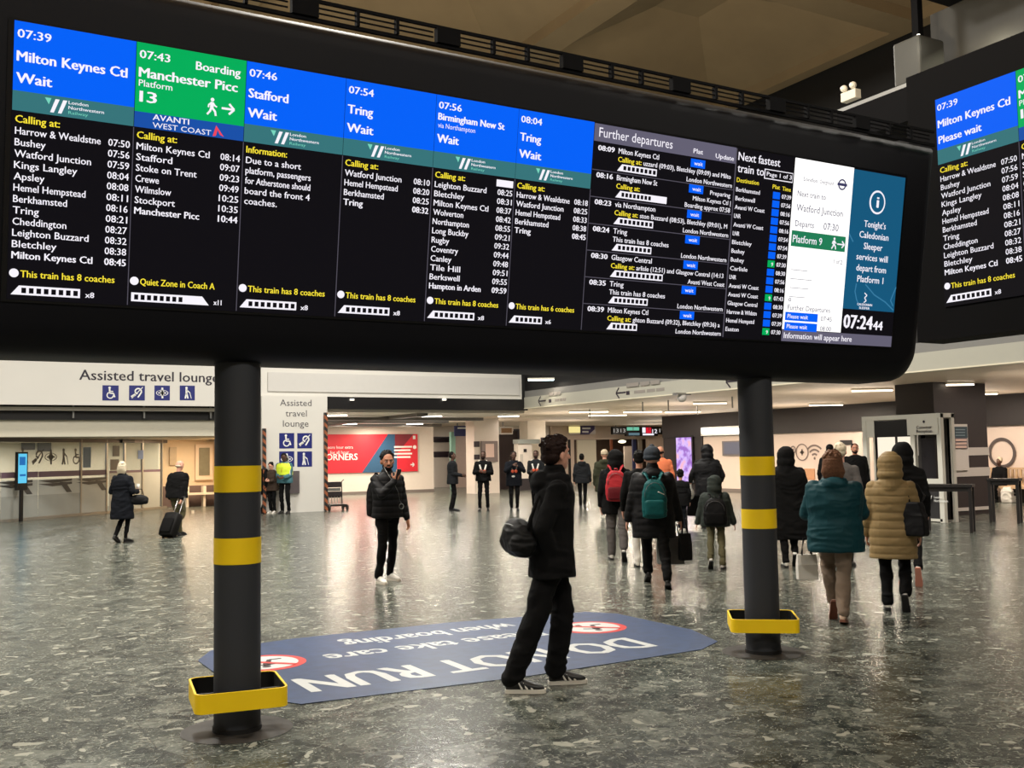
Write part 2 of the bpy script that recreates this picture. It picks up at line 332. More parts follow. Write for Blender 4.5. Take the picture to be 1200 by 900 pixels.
for i, px in enumerate((129.5, 160.5, 190, 219.5)):
    nb = MB(); wb = MB(); c = ay(px, 460.5, 31.4); s_ = .44
    FF.rect(nb, c.x-s_/2, c.z-s_/2, c.x+s_/2, c.z+s_/2, .006); pictos(FF, wb, c.x, c.z, s_, i, .010)
    np_ = kid(nb, 'pictogram_plate', navy, fas); kid(wb, 'pictogram', white_text, np_)
# dark gap with dividers, then the lower fascia
struct(MB().bb((-8, 32.0, 2.9), (9.0, 32.1, 3.35)).build('trim_4', dark_strip), 'black recessed strip between the two white fascias')
for i, px in enumerate((86, 169, 247)):
    p = ay(px, 480, 31.9); tag(obj('divider_post', MB().box((p.x, 31.92, 3.15), (.05, .08, .4)), grey_metal), ('leftmost of the three thin grey dividers in the black strip', 'middle of the three thin grey dividers in the black strip', 'thin grey divider in the black strip right beside the near left pillar')[i], 'post')
struct(MB().bb((-8, 32.1, 2.42), (9.0, 32.3, 3.02)).build('trim_5', mat('lower_fascia', (206, 200, 182), .5, var=.04)), 'cream lower fascia band above the lounge glass front')
struct(MB().bb((-15, 32.3, 2.42), (9.0, 45, 2.55)).build('ceiling_lounge', mat('lounge_ceiling', (190, 180, 160), .6, var=.03)), 'low ceiling inside the assisted travel lounge')
# white pier with the second lounge sign
pier = empty('lounge_pier', (9.99, 31.3, 0)); tag(pier, 'white square pier lettered Assisted travel lounge with four blue pictograms', 'pier', kind='structure')
kid(MB().bb((8.93, 31.3, 0), (11.05, 33.0, 3.64)), 'wall_panel', white_panel, pier)
FP = Flat((0, 31.3, 0), XW, ZW, -YW); tb = MB()
for s0, y, x0, x1 in (('Assisted', 472, 328, 365), ('travel', 484.5, 334.5, 359.5), ('lounge', 496.5, 331.5, 361.5)):
    a = ay(x0, y+3.5, 31.3); b_ = ay(x1, y+3.5, 31.3); FP.text(tb, s0, a.x, a.z, .29, b_.x-a.x)
kid(tb, 'lettering', mat('grey_print', (84, 80, 84), .5), pier)
for i, (px, py) in enumerate(((336, 516.5), (357, 516.5), (336, 538), (357, 538))):
    nb = MB(); wb = MB(); c = ay(px, py, 31.3); s_ = .48; FP.rect(nb, c.x-s_/2, c.z-s_/2, c.x+s_/2, c.z+s_/2, .006); pictos(FP, wb, c.x, c.z, s_, (0, 1, 2, 3)[i], .010)
    np_ = kid(nb, 'pictogram_plate', navy, pier); kid(wb, 'pictogram', white_text, np_)
a = ay(338, 552, 31.3); b_ = ay(350, 578, 31.3)
tag(obj('notice_board', MB().bb((a.x, 31.22, b_.z), (b_.x, 31.3, a.z)), mat('notice_grey', (98, 90, 92), .4, var=.1)), 'dark grey notice board low on the white pier behind the high visibility worker', 'board')
chev = chevron_mat()
for nm, px, lab, z1 in (('corner_guard', 381.5, 'black and orange chevron guard on the right corner of the white pier', 3.1), ('corner_guard', 309.5, 'black and orange chevron guard on the left edge of the white pier', 2.6)):
    a = ay(px, 500, 31.25); tag(MB().box((0, 0, 0), (.09, .12, z1)).build(nm, chev, loc=None), lab, 'guard').location = (a.x, 31.24, z1/2+.02)
# white upper fascia over the passage, with blank raised panel
f2 = empty('blank_fascia', (14, 31.4, 3.64)); tag(f2, 'blank white fascia with a shallow raised panel over the passage', 'fascia')
kid(MB().bb((9.0, 31.4, 3.64), (18.3, 31.6, 4.6)), 'panel', white_panel, f2)
kid(MB().bb((9.15, 31.36, 3.78), (18.2, 31.4, 4.38)), 'raised_panel', mat('white_panel_b', (204, 201, 196), .5, var=.03), f2)
struct(MB().bb((11.05, 31.42, 3.25), (18.55, 31.75, 3.64)).build('trim_6', dark_strip), 'black soffit strip over the passage opening')
for i, px in enumerate((412, 520, 619)):
    p = ay(px, 467.5, 31.4); tag(MB().lathe((p.x, 31.36, p.z-.03), [(.0, -.02), (.07, -.02), (.07, .03), (0, .03)], 16).build('downlight', glow('spot_glow', (255, 248, 230), 2.5)), ('small round downlight at the left end of the black strip over the passage', 'small round downlight near the middle of the black strip over the passage', 'small round downlight at the corner by the wayfinding beam')[i], 'light')
# ---- wayfinding beam on X=18.4
bmE = empty('wayfinding_beam', (18.4, 12, 3.3)); tag(bmE, 'long white beam with black arrows running over the concourse edge', 'sign')
kid(MB().bb((18.4, -10, 3.33), (18.62, 31.4, 3.71)), 'panel', mat('beam_white', (166, 164, 152), .5, var=.03), bmE)
kid(MB().bb((18.43, -10, 3.71), (18.62, 31.4, 3.93)), 'upper_band', mat('beam_grey', (118, 117, 114), .5, var=.04), bmE)
kid(MB().bb((18.38, -10, 3.3), (18.64, 31.4, 3.33)), 'edge_strip', mat('beam_edge', (214, 206, 184), .4), bmE)
FB = Flat((18.4, 0, 0), -YW, ZW, -XW); tb = MB(); gb = MB()
for px, py, pe in ((631, 469, 658), (722, 459, 774), (851, 447, 868)):
    a = ax(px, py, 18.4); e_ = ax(pe, py, 18.4); t0 = ax(px+13, py, 18.4)
    arrow(FB, tb, -a.y+.5, 3.52, .5, .3, .008, -1, .045)
    if px < 800:
        W = t0.y-e_.y
        for k, (p, q) in enumerate(((.0, .38), (.43, .7), (.74, 1.))):          # words too faint to read: faint strokes only
            FB.rect(gb, -t0.y+W*p, 3.66, -t0.y+W*q, 3.78, .03); FB.rect(gb, -t0.y+.35+W*p*.9, 3.45, -t0.y+.35+W*q*.9, 3.54, .006)
        FB.rect(tb, -t0.y-.05, 3.44, -t0.y+.12, 3.55, .008)
kid(tb, 'arrow', dark_text, bmE); kid(gb, 'faint_lettering', mat('faint_print', (136, 130, 124), .5), bmE)
dm = empty('dome_camera', ax(799, 463, 18.3)); tag(dm, 'small white dome camera hanging below the white beam', 'camera')
kidm = MB().ell((0, 0, -.08), (.13, .13, .12)).build('dome', mat('dome_white', (210, 205, 200), .3), dm, True); MB().box((0, 0, .03), (.5, .2, .06)).build('bracket', grey_metal, dm)

# =================================================================== PILLARS
pil_m = mat('pillar_grey', (44, 46, 51), .6, var=.06, scale=6)
yel_m = mat('yellow_band', (255, 212, 0), .5, var=.05, scale=9)
guard_in = mat('guard_inside', (16, 15, 15), .5)
def pillar(x, y, label, guard_rz, stain):
    t = empty('support_pillar', (x, y, 0)); tag(t, label, 'pillar', kind='thing')
    MB().lathe((0, 0, 0), [(.143, .03), (.143, 2.289)], 48, False).build('shaft', pil_m, t, True).data.polygons
    MB().lathe((0, 0, 0), [(.15, .0), (.15, .03)], 48).build('base_collar', guard_in, t)
    for z0, z1 in zs[x]:
        MB().lathe((0, 0, 0), [(.1455, z0), (.1455, z1)], 48, False).build('yellow_band', yel_m, t, True)
    # rounded square bumper ring
    def rr(a, r, n=6):
        pts = []
        for cx, cy, s0 in ((a-r, a-r, 0), (-a+r, a-r, PI/2), (-a+r, -a+r, PI), (a-r, -a+r, 1.5*PI)):
            for k in range(n+1): q = s0+PI/2*k/n; pts.append((cx+r*math.cos(q), cy+r*math.sin(q)))
        return pts
    A = rr(.275, .06); B = rr(.262, .05); z0, z1 = gz[x]; n = len(A)
    R = Matrix.Rotation(guard_rz, 3, 'Z')
    def lvl(P, z): return [R @ Vector((p[0], p[1], z)) for p in P]
    g = MB(); vs = lvl(A, z0)+lvl(A, z1)+lvl(B, z1)+lvl(B, z0); fs = []
    for k in range(4):
        for i in range(n): j = (i+1) % n; kk = (k+1) % 4; fs.append((k*n+i, k*n+j, kk*n+j, kk*n+i))
    g.add(vs, fs); gm = g.build('bumper_ring', yel_m, t)
    ins = MB(); P2 = lvl(B, z0+.002)+lvl(B, z1-.004); Q = lvl(rr(.259, .05), z0+.002)+lvl(rr(.259, .05), z1-.004)
    vs = P2+Q; ins.add(vs, [(i, (i+1) % n, n+(i+1) % n, n+i) for i in range(n)]+[(2*n+i, 3*n+i, 3*n+(i+1) % n, 2*n+(i+1) % n) for i in range(n)])
    ins.build('inner_lining', guard_in, gm)
    for s_ in (1, -1):
        MB().box(R @ Vector((s_*.2, 0, z0+.05)), (.14, .02, .03), R).build('bracket', guard_in, gm)
        MB().box(R @ Vector((0, s_*.2, z0+.05)), (.02, .14, .03), R).build('bracket', guard_in, gm)
    struct(MB().lathe((x, y, .0005), [(.34, 0), (.34, .002)], 40).build('trim_%d' % stain, mat('brown_stone', (50, 46, 41), .35, var=.35, scale=14)), 'round brown patch of floor at the foot of a pillar')
PX, PY = (1.71, 6.10), 6.53
zs = {}; gz = {}
for x, rows, g_ in ((PX[0], ((546, 577), (631, 662)), (835, 812)), (PX[1], ((535, 557), (597, 620)), (745, 729))):
    pxx = 277 if x < 3 else 895
    zs[x] = [(ay(pxx, b, PY-.13).z, ay(pxx, a, PY-.13).z) for a, b in rows]
    gz[x] = (ay(pxx, g_[0], PY-.29).z, ay(pxx, g_[1], PY-.29).z)
pillar(PX[0], PY, 'dark grey round pillar with two yellow bands in front of the lounge sign', math.radians(-8), 7)
pillar(PX[1], PY, 'dark grey round pillar with two yellow bands beside the teal coated walker', math.radians(-38), 8)

# =================================================================== DEPARTURE BOARD
BL = glow('screen_blue', (0, 100, 255), .95); GR = glow('screen_green', (0, 178, 92), .95); TL = glow('screen_teal', (58, 122, 128), .9); DB = glow('screen_dark_blue', (26, 84, 176), .9)
TX = glow('screen_white', (250, 246, 255), 1.0); YL = glow('screen_yellow', (255, 232, 60), 1.0); BK = glow('screen_black', (16, 14, 20), .8)
LN = glow('screen_line', (92, 88, 100), .8); GY = glow('screen_grey', (108, 104, 124), .85); WH = glow('screen_bright', (255, 253, 250), 1.25); MINT = glow('screen_mint', (120, 214, 190), 1.); RD = glow('screen_red', (240, 70, 90), 1.)
NT = glow('screen_info_teal', (22, 92, 130), .9); DK = glow('screen_ink', (66, 66, 104), .9); GD = glow('screen_platform_green', (34, 128, 88), .95); LT = glow('screen_info_line', (60, 130, 170), .9)
DIV = mat('bezel', (10, 10, 14), .3)
PH = 325.  # every screen is 325 units high
class Col:
    """one column of the display; collects flat print by colour, then builds part + sub-parts"""
    def __init__(s, F, u0, W, root): s.F = F; s.u0 = u0; s.W = W; s.root = root; s.b = {}; s.X = 0
    def mb(s, key): return s.b.setdefault(key, MB())
    def rect(s, key, u0, p0, u1, p1, k=.003): s.F.rect(s.mb(key), s.u0+u0, PH-p1, s.u0+u1, PH-p0, k)
    def text(s, key, t, u, p, size, width=None, bold=0., align='l', k=.008): s.F.text(s.mb(key), t, s.u0+u, PH-p, size, width, bold, align, k)
    def train(s, u, p, w, h, n, first=True, extra=0, flip=False):
        F = s.F; U = s.u0+u; V = PH-p; m_ = s.mb('TX')
        if flip: F.poly(m_, [(U, V), (U+w, V), (U+w-h*.8, V+h), (U, V+h)], .006)
        else: F.poly(m_, [(U, V), (U+w, V), (U+w, V+h), (U+h*.8, V+h)], .006)
        a = U+h*.9 if not flip else U+2; cw = (w-h)/n
        for i in range(n):
            if i >= n-extra: continue
            F.rect(s.mb('BK2'), a+cw*i+cw*.2, V+h*.2, a+cw*i+cw*.82, V+h*.78, .009)
    def done(s, back, name='display_column'):
        base = MB(); s.F.rect(base, s.u0, 0, s.u0+s.W, PH, 0, .01)
        part = attach(base, name, back, s.root)
        nm = dict(TX=('lettering', TX), YL=('yellow_lettering', YL), BL=('blue_header', BL), GR=('green_header', GR), TL=('operator_strip', TL), DB=('operator_strip', DB), LN=('rule_line', LN), BK2=('carriage_mark', BK), GY=('grey_bar', GY),
                  MINT=('mint_logo', MINT), RD=('red_logo', RD), WH=('white_field', WH), DK=('ink_lettering', DK), NT=('teal_field', NT), GD=('green_bar', GD), LT=('route_line', LT), BL2=('blue_tag', BL), GR2=('green_tag', GR))
        for k, mb in s.b.items(): attach(mb, nm[k][0], nm[k][1], part)
        return part
def attach(mb, name, m, par):
    off = Vector((0, 0, 0)); q = par
    while q is not None: off += q.location; q = q.parent
    mb.v = [(v[0]-off.x, v[1]-off.y, v[2]-off.z) for v in mb.v]; return mb.build(name, m, par)
def lnwr(c, u, p, s_=1.):
    """paired slanted strokes and three tiny lines of the operator mark"""
    F = c.F; U = c.u0+u; V = PH-p
    F.poly(c.mb('MINT'), [(U-1*s_, V+8.5*s_), (U+6*s_, V+8.5*s_), (U+3.5*s_, V+1*s_)], .007)
    for k in (0, 8.5): F.poly(c.mb('TX'), [(U+(5+k)*s_, V-8*s_), (U+(9+k)*s_, V-8*s_), (U+(15+k)*s_, V+8*s_), (U+(10.5+k)*s_, V+8*s_)], .009)
    c.text('TX', 'London', u+25*s_, p-4.5*s_, 5.6*s_, 22*s_, .02); c.text('TX', 'Northwestern', u+25*s_, p+1.5*s_, 5.6*s_, 40*s_, .02); c.text('MINT', 'Railway', u+25*s_, p+7.2*s_, 5.2*s_, 22*s_)
def dep_column(F, u0, W, root, time, dest, status, calls, foot, n, xn, colour='BL', op='L', head='Calling at:', extra=0, second=None, tag_x=None):
    c = Col(F, u0, W, root); k = W/136.
    c.rect('GR' if colour == 'GR' else 'BL', .4, 0, W-.4, 80 if op == 'L' else 84); c.rect('TL' if op == 'L' else 'DB', .4, 80 if op == 'L' else 84, W-.4, 103)
    wt = lambda t_, per: min(W-14, len(t_)*per)
    c.text('TX', time, 4, 19, 14, 36, .03)
    if colour == 'GR':
        c.text('TX', second, W-8, 22, 15, 56, .035, 'r'); c.text('TX', dest, 4, 42, 17, 121, .048); c.text('TX', 'Platform', 4, 53, 11.5, 40, .01); c.text('TX', '1', 6, 72, 19, 2.6, .06); c.text('TX', '3', 14.5, 72, 19, 11, .048)
        walker(F, c.mb('TX'), u0+W-42, PH-76, 22, .009); arrow(F, c.mb('TX'), u0+W-30, PH-65, 16, 12, .009)
        c.text('TX', 'AVANTI', 22, 92, 10, 44, .025); c.text('TX', 'WEST COAST', 22, 101.5, 9.5, 72, .0)
        F.poly(c.mb('RD'), [(u0+W-40, PH-102), (u0+W-36, PH-88), (u0+W-26, PH-101), (u0+W-31, PH-99), (u0+W-34, PH-93), (u0+W-36, PH-101)], .008)
    elif second:
        c.text('TX', dest, 4, 35, 14, 108, .048); c.text('TX', second, 4, 46, 10, 60, .008); c.text('TX', status, 4, 67, 17, 34, .048)
    else:
        c.text('TX', dest, 4, 46, 17, None if len(dest) < 12 else 122, .045); c.text('TX', status, 4, 71, 17, 38 if status == 'Wait' else 74, .045)
    if op == 'L': lnwr(c, 36, 92)
    c.text('YL', head, 4, 117, 12.4, 48 if head[0] == 'C' else 54, .028)
    for i, row in enumerate(calls):
        last = i == len(calls)-1 and row[1]; p = 130.6+13.25*i
        c.text('TX', row[0], 4, p, 12.2, min(len(row[0])*5.1+2.5, 96 if row[1] else 88), .034 if last else .016)
        if row[1]: c.text('TX', row[1], W-4, p, 12.2, 25, .034 if last else .016, 'r')
    if tag_x: c.rect('TX', W-31, 108, W-3, 118, .006)
    p = 298; F.disc(c.mb('TX'), u0+7, PH-p+4.5, 5.2, .008); c.text('YL', foot, 14, p, 11.8, 4.4*len(foot), .022)
    c.train(4, p+21, 9.2*n+3 if n != 11 else 96, 11, n, flip=(n == 11), extra=extra); c.text('TX', xn, (9.2*n+13) if n != 11 else 106, p+20, 9.5, 10, .03)
    c.rect('LN', W-.6, 104, W+.4, PH-1, .005)
    return c.done(BK)
E8 = 'This train has 8 coaches'
MK = [('Harrow & Wealdstne', '07:50'), ('Bushey', '07:56'), ('Watford Junction', '07:59'), ('Kings Langley', '08:04'), ('Apsley', '08:08'), ('Hemel Hempstead', '08:11'), ('Berkhamsted', '08:16'), ('Tring', '08:21'), ('Cheddington', '08:27'), ('Leighton Buzzard', '08:32'), ('Bletchley', '08:38'), ('Milton Keynes Ctl', '08:45')]
MAN = [('Milton Keynes Ctl', '08:14'), ('Stafford', '09:07'), ('Stoke on Trent', '09:23'), ('Crewe', '09:49'), ('Wilmslow', '10:25'), ('Stockport', '10:35'), ('Manchester Picc', '10:44')]
YB, YT, ZB, ZT = 6.2, 5.964, 2.578, 4.058
up = Vector((0, YT-YB, ZT-ZB)); LH = up.length; S1 = LH/PH; nrm = Vector((0, -(ZT-ZB), YT-YB)).normalized()
FM = Flat((0.357, YB, ZB), XW, up, nrm, S1)
bd = empty('departure_board', (3.9, 6.5, 2.24)); tag(bd, 'long black departure board on two pillars full of blue and green train columns', 'board')
def board_body(x0, x1, r):
    """housing: silhouette in XZ with rounded lower corners, layers through Y"""
    mb = MB()
    def outline(ins):
        zb_, zt_ = 2.29+ins, 4.40-ins; pts = []
        a, b = x0+ins, x1-ins; q = r-ins*.5
        for k in range(9): t = PI/2*k/8; pts.append((b-q+q*math.cos(PI*1.5+t), zb_+q+q*math.sin(PI*1.5+t)))
        pts += [(b, zt_), (a, zt_)]
        for k in range(9): t = PI/2*k/8; pts.append((a+q+q*math.cos(PI+t), zb_+q+q*math.sin(PI+t)))
        return pts
    def yf(z, extra): return YB + (z-ZB)/(ZT-ZB)*(YT-YB) + extra
    rings = []
    for ins, ex in ((.16, .012), (.10, .03), (.05, .065), (.015, .11), (0, .17)):
        rings.append([(x, yf(z, ex), z) for x, z in outline(ins)])
    for ins, Y in ((0, 6.75), (.03, 6.95), (.1, 7.02)): rings.append([(x, Y, z) for x, z in outline(ins)])
    mb.loft(rings); return mb
hb = attach(board_body(-4.2, 7.87, .27), 'housing', black_panel, bd); hb.data.polygons.foreach_set('use_smooth', [True]*len(hb.data.polygons))
mo = hb.modifiers.new('s', 'EDGE_SPLIT'); mo.split_angle = .7
fr = MB(); FM.rect(fr, -6, -3, (7.43-.357)/S1+3, PH+3, -.004, .05); attach(fr, 'screen_bezel', DIV, bd)
W1 = 136.1
dep_column(FM, 0*W1, W1, bd, '07:39', 'Milton Keynes Ctl', 'Wait', MK, E8, 8, 'x8')
dep_column(FM, 1*W1, W1, bd, '07:43', 'Manchester Picc', '', MAN, 'Quiet Zone in Coach A', 11, 'x11', 'GR', 'A', extra=3, second='Boarding')
dep_column(FM, 2*W1, W1, bd, '07:46', 'Stafford', 'Wait', [('Due to a short', ''), ('platform, passengers', ''), ('for Atherstone should', ''), ('board the front 4', ''), ('coaches.', '')], E8, 8, 'x8', head='Information:')
dep_column(FM, 3*W1, W1, bd, '07:54', 'Tring', 'Wait', [('Watford Junction', '08:10'), ('Hemel Hempstead', '08:20'), ('Berkhamsted', '08:25'), ('Tring', '08:32')], E8, 8, 'x8')
dep_column(FM, 4*W1, W1, bd, '07:56', 'Birmingham New St', 'Wait', [('Leighton Buzzard', '08:25'), ('Bletchley', '08:31'), ('Milton Keynes Ctl', '08:37'), ('Wolverton', '08:42'), ('Northampton', '08:55'), ('Long Buckby', '09:21'), ('Rugby', '09:32'), ('Coventry', '09:44'), ('Canley', '09:48'), ('Tile Hill', '09:51'), ('Berkswell', '09:55'), ('Hampton in Arden', '09:59')], E8, 8, 'x8', second='via Northampton', tag_x=True)
dep_column(FM, 5*W1, W1, bd, '08:04', 'Tring', 'Wait', [('Harrow & Wealdstne', '08:18'), ('Watford Junction', '08:25'), ('Hemel Hempstead', '08:33'), ('Berkhamsted', '08:38'), ('Tring', '08:45')], 'This train has 6 coaches', 6, 'x6')
# further departures
UF = 6*W1; WF = (5.468-.357)/S1-UF
c = Col(FM, UF, WF, bd); c.rect('GY', 1, 1, WF-1, 28); c.text('TX', 'Further departures', 9, 21, 21, 145, .004); c.text('TX', 'Plat', 198, 22, 11, 20, .02); c.text('TX', 'Update', WF-6, 24, 11, 40, .02, 'r')
rows = [('08:09', 'Milton Keynes Ctl', 'C', 'uzzard (09:03), Bletchley (09:09) and Milto', 8, 'London Northwestern', 0), ('08:16', 'Birmingham New St', 'C', '', 8, 'Boarding approx 07:58', 4),
        ('08:23', 'via Northampton', 'C', 'ston Buzzard (08:53), Bletchley (09:01), M', 8, 'London Northwestern', 0), ('08:24', 'Tring', 'This train has 8 coaches', '', 8, 'London Northwestern', 0),
        ('08:30', 'Glasgow Central', 'C', 'arlisle (12:51) and Glasgow Central (14:13', 11, 'Avanti West Coast', 0), ('08:35', 'Tring', 'This train has 8 coaches', '', 8, 'London Northwestern', 0),
        ('08:39', 'Milton Keynes Ctl', 'C', 'ghton Buzzard (09:32), Bletchley (09:36) a', 6, 'London Northwestern', 0)]
for i, (t_, d_, kx, run, n, op, ex) in enumerate(rows):
    p = 31+42*i
    if i: c.rect('LN', 1, p-1.3, WF-1, p, .005)
    c.text('TX', t_, 9, p+11, 11.5, 31, .048); c.text('TX', d_, 48, p+11, 12, min(80, len(d_)*5.4), .012)
    if kx == 'C': c.text('YL', 'Calling at:', 48, p+24, 11.5, 46, .02)
    else: c.text('TX', kx, 48, p+24, 11.5, 112, .012)
    if run: c.text('TX', run, 98, p+24, 11, 184, .012)
    c.train(48, p+38, 9*n+6+ex*6, 11, n+ex, extra=ex); c.text('TX', op, WF-6, p+38.5, 11, 98 if 'Lon' in op or 'Boa' in op else 80, .012, 'r')
    if i == 1: c.text('TX', 'Preparing', WF-8, p+13, 10.5, 44, .01, 'r'); c.text('TX', 'Milton Keynes Ctl |', WF-6, p+26, 10.5, 82, .01, 'r')
    c.rect('BL2', 194, p+.5, 224, p+14, .011); c.text('TX', 'wait', 200, p+10.5, 9, 18, .01, k=.015)
c.rect('LN', WF-1, 2, WF, PH-2, .005); c.done(BK, 'further_departures_panel')
# next fastest
UN = UF+WF; WN = (6.098-.357)/S1-UN; c = Col(FM, UN, WN, bd)
c.text('TX', 'Next fastest', 4, 21, 20, 96, .012); c.text('TX', 'train to', 4, 41, 20, 60, .012); c.rect('TX', 66, 28, WN-4, 45, .006); c.rect('BK2', 67.5, 29.5, WN-5.5, 43.5, .009); c.text('TX', 'Page 1 of 3', 70, 40, 10.5, WN-78, .012, k=.012)
c.text('YL', 'Destination', 4, 58, 11, 50, .012); c.text('YL', 'Plat', WN-50, 60, 10.5, 17, .01); c.text('YL', 'Time', WN-27, 61, 10.5, 20, .01)
for i, (d_, t_) in enumerate((('Berkhamsted', '07:39'), ('Berkswell', '07:56'), ('Avanti W Coast', '08:16'), ('LNR', '07:56'), ('Avanti W Coast', '08:16'), ('LNR', '07:54'), ('Bletchley', '07:54'), ('Bushey', '07:39'), ('Bushey', '07:30'), ('Carlisle', '08:30'), ('LNR', '07:56'), ('Avanti W Coast', '08:16'), ('Avanti W Coast', '07:43'), ('Glasgow Central', '08:30'), ('Harrow & Wldstn', '07:39'), ('Hemel Hempstd', '07:39'), ('Euston', '07:30'))):
    p = 74+14.9*i; c.text('TX', d_, 4, p, 10.5, min(68, len(d_)*4.9), .012); c.text('TX', t_, WN-5, p+1, 10.5, 22, .02, 'r')
    k_ = 'GR2' if i in (8, 12, 16) else 'BL2'; c.rect(k_, WN-47, p-9, WN-31, p+3, .006)
    if k_ == 'GR2': c.text('TX', '9', WN-40, p+1, 9, 4, .02, k=.012)
c.rect('LN', 0, 2, 1, PH-2, .005); c.done(BK, 'next_fastest_panel')
# bright white panel and information panel, clock, message bar
UW = UN+WN; WW = (6.775-.357)/S1-UW; c = Col(FM, UW, WW, bd); c.rect('WH', 0, 0, WW, PH-22)
c.text('DK', 'London', 22, 38, 10, 34); c.text('DK', 'Overground', 62, 38, 10, 34); FM.ring(c.mb('DK'), UW+118, PH-34, 10, 2.6, .01); c.rect('DK', 106, 31.5, 130, 36.5, .012)
c.text('DK', 'Next train to', 10, 66, 14, 70, -.004); c.text('DK', 'Watford Junction', 10, 92, 17.5, 116, .002); c.text('DK', 'Departs', 10, 119, 15, 46, -.004); c.text('DK', '07:30', 80, 119, 18, 38, .004)
c.rect('GD', 4, 127, WW-8, 155, .008); c.text('TX', 'Platform 9', 6, 148, 19, 72, .01, k=.014); walker(FM, c.mb('TX'), UW+WW-38, PH-152, 21, .015); arrow(FM, c.mb('TX'), UW+WW-30, PH-142, 18, 11, .015)
c.text('DK', '1 of 2', WW-34, 178, 11, 22); 
for i in range(4): c.rect('DK', 10, 196+i*16, 10+(40, 52, 46, 40)[i], 196.8+i*16, .006)
FM.ring(c.mb('DK'), UW+12, PH-250, 3, 1, .008); c.text('DK', 'Further Departures', 8, 268, 13, 106, .002)
for i, t_ in enumerate(('07:45', '08:00')):
    p = 275+18*i; c.rect('BL2', 4, p-3, 84, p+12, .008); c.text('TX', 'Please wait', 8, p+8, 11, 50, .012, k=.014); c.text('DK', t_, 92, p+9, 12, 28)
c.done(BK, 'underground_panel')
UI = UW+WW; WI = (7.42-.357)/S1-UI; c = Col(FM, UI, WI, bd); c.rect('NT', 0, 2, WI-1, 258)
FM.disc(c.mb('TX'), UI+WI*.48, PH-56, 21, .008, n=32, ry=22); FM.disc(c.mb('NT'), UI+WI*.48, PH-56, 17.5, .010, n=32, ry=18.5)
c.text('TX', 'i', WI*.48, 66, 30, 4.2, .06, 'c', k=.012)
for i, t_ in enumerate(('Tonight\u2019s', 'Caledonian', 'Sleeper', 'services will', 'depart from', 'Platform 1')): c.text('TX', t_, WI*.47, 104+20.5*i, 17.5, (58, 78, 50, 84, 80, 70)[i], .012, 'c')
for pts in (((30, 210), (28, 225), (34, 240), (46, 256)), ((54, 210), (80, 228), (112, 240), (WI-4, 254)), ((WI-6, 246), (WI-14, 236), (WI-2, 210)), ((0, 120), (12, 134))):
    for a, b_ in zip(pts, pts[1:]): FM.line(c.mb('LT'), (UI+a[0], PH-a[1]), (UI+b_[0], PH-b_[1]), 2.2, .007)
for k_, (a, b_) in enumerate((((-3, 0), (3, 4)), ((3, 4), (-2, 10)), ((-2, 10), (4, 15)), ((4, 15), (-3, 20)))): FM.line(c.mb('TX'), (UI+56+a[0], PH-244+a[1]*.9), (UI+56+b_[0], PH-244+b_[1]*.9), 1.8, .010)
c.text('TX', 'CALEDONIAN', 56, 250, 6, 40, .02, 'c'); c.text('TX', 'SLEEPER', 56, 256.5, 6, 28, .02, 'c')
c.rect('GY', -WW, PH-21, WI-1, PH-.5, .004); c.text('TX', 'Information will appear here', -WW+4, PH-6, 15, 172, .012)
c.text('TX', '07:24', 5, 294, 36, 76, .048); c.text('TX', '44', 84, 294, 24, 25, .048)
c.done(BK, 'information_panel')
# open ventilation rail along the top of the housing
rail_m = mat('rail_black', (6, 6, 9), .8); rail_m.node_tree.nodes['Principled BSDF'].inputs['Specular IOR Level'].default_value = .15
rl = attach(MB().bb((-4.1, 5.94, 4.50), (7.8, 5.96, 4.52)).bb((-4.1, 5.94, 4.375), (7.8, 5.96, 4.40)), 'top_rail', rail_m, bd)
for g in range(-6, 6):
    x0 = 2.05+.98*g; n_ = 3
    pl = attach(MB().bb((x0-.17, 5.925, 4.4), (x0, 5.975, 4.5)), 'rail_post', rail_m, bd)
    for k in range(3):
        a = x0+.27*k; b_ = a+.25
        if k: attach(MB().bb((a-.02, 5.928, 4.4), (a, 5.972, 4.5)), 'rail_bar', rail_m, rl)
        for z in (4.430, 4.464): attach(MB().bb((a, 5.947, z), (b_, 5.953, z+.010)), 'slat', rail_m, rl)

# =================================================================== SECOND BOARD (X = 10.5, reads towards the viewer)
X2 = 10.5; p0 = ax(1097, 117, X2); p1 = ax(1107, 360, X2); LH2 = p0.z-p1.z; S2 = LH2/PH
F2 = Flat((X2, p1.y+.0, p1.z), -YW, ZW, -XW, S2)
SH2 = mat('second_housing', (4, 4, 6), .8); SH2.node_tree.nodes['Principled BSDF'].inputs['Specular IOR Level'].default_value = .12
b2 = empty('departure_board', (X2+.3, p1.y-2, p1.z-.3)); tag(b2, 'second black departure board side on, first column reading Please wait', 'board')
attach(MB().bb((X2+.02, p1.y+.42, p1.z-.38), (X2+.49, p1.y-6.2, p1.z+LH2+.42)), 'housing', SH2, b2)
dep_column(F2, 0, W1, b2, '07:39', 'Milton Keynes Ctl', 'Please wait', MK, E8, 8, 'x8')
dep_column(F2, W1, W1, b2, '07:43', 'Manchester Picc', '', MAN, 'Quiet Zone in Coach A', 11, 'x11', 'GR', 'A', extra=3, second='Boarding')
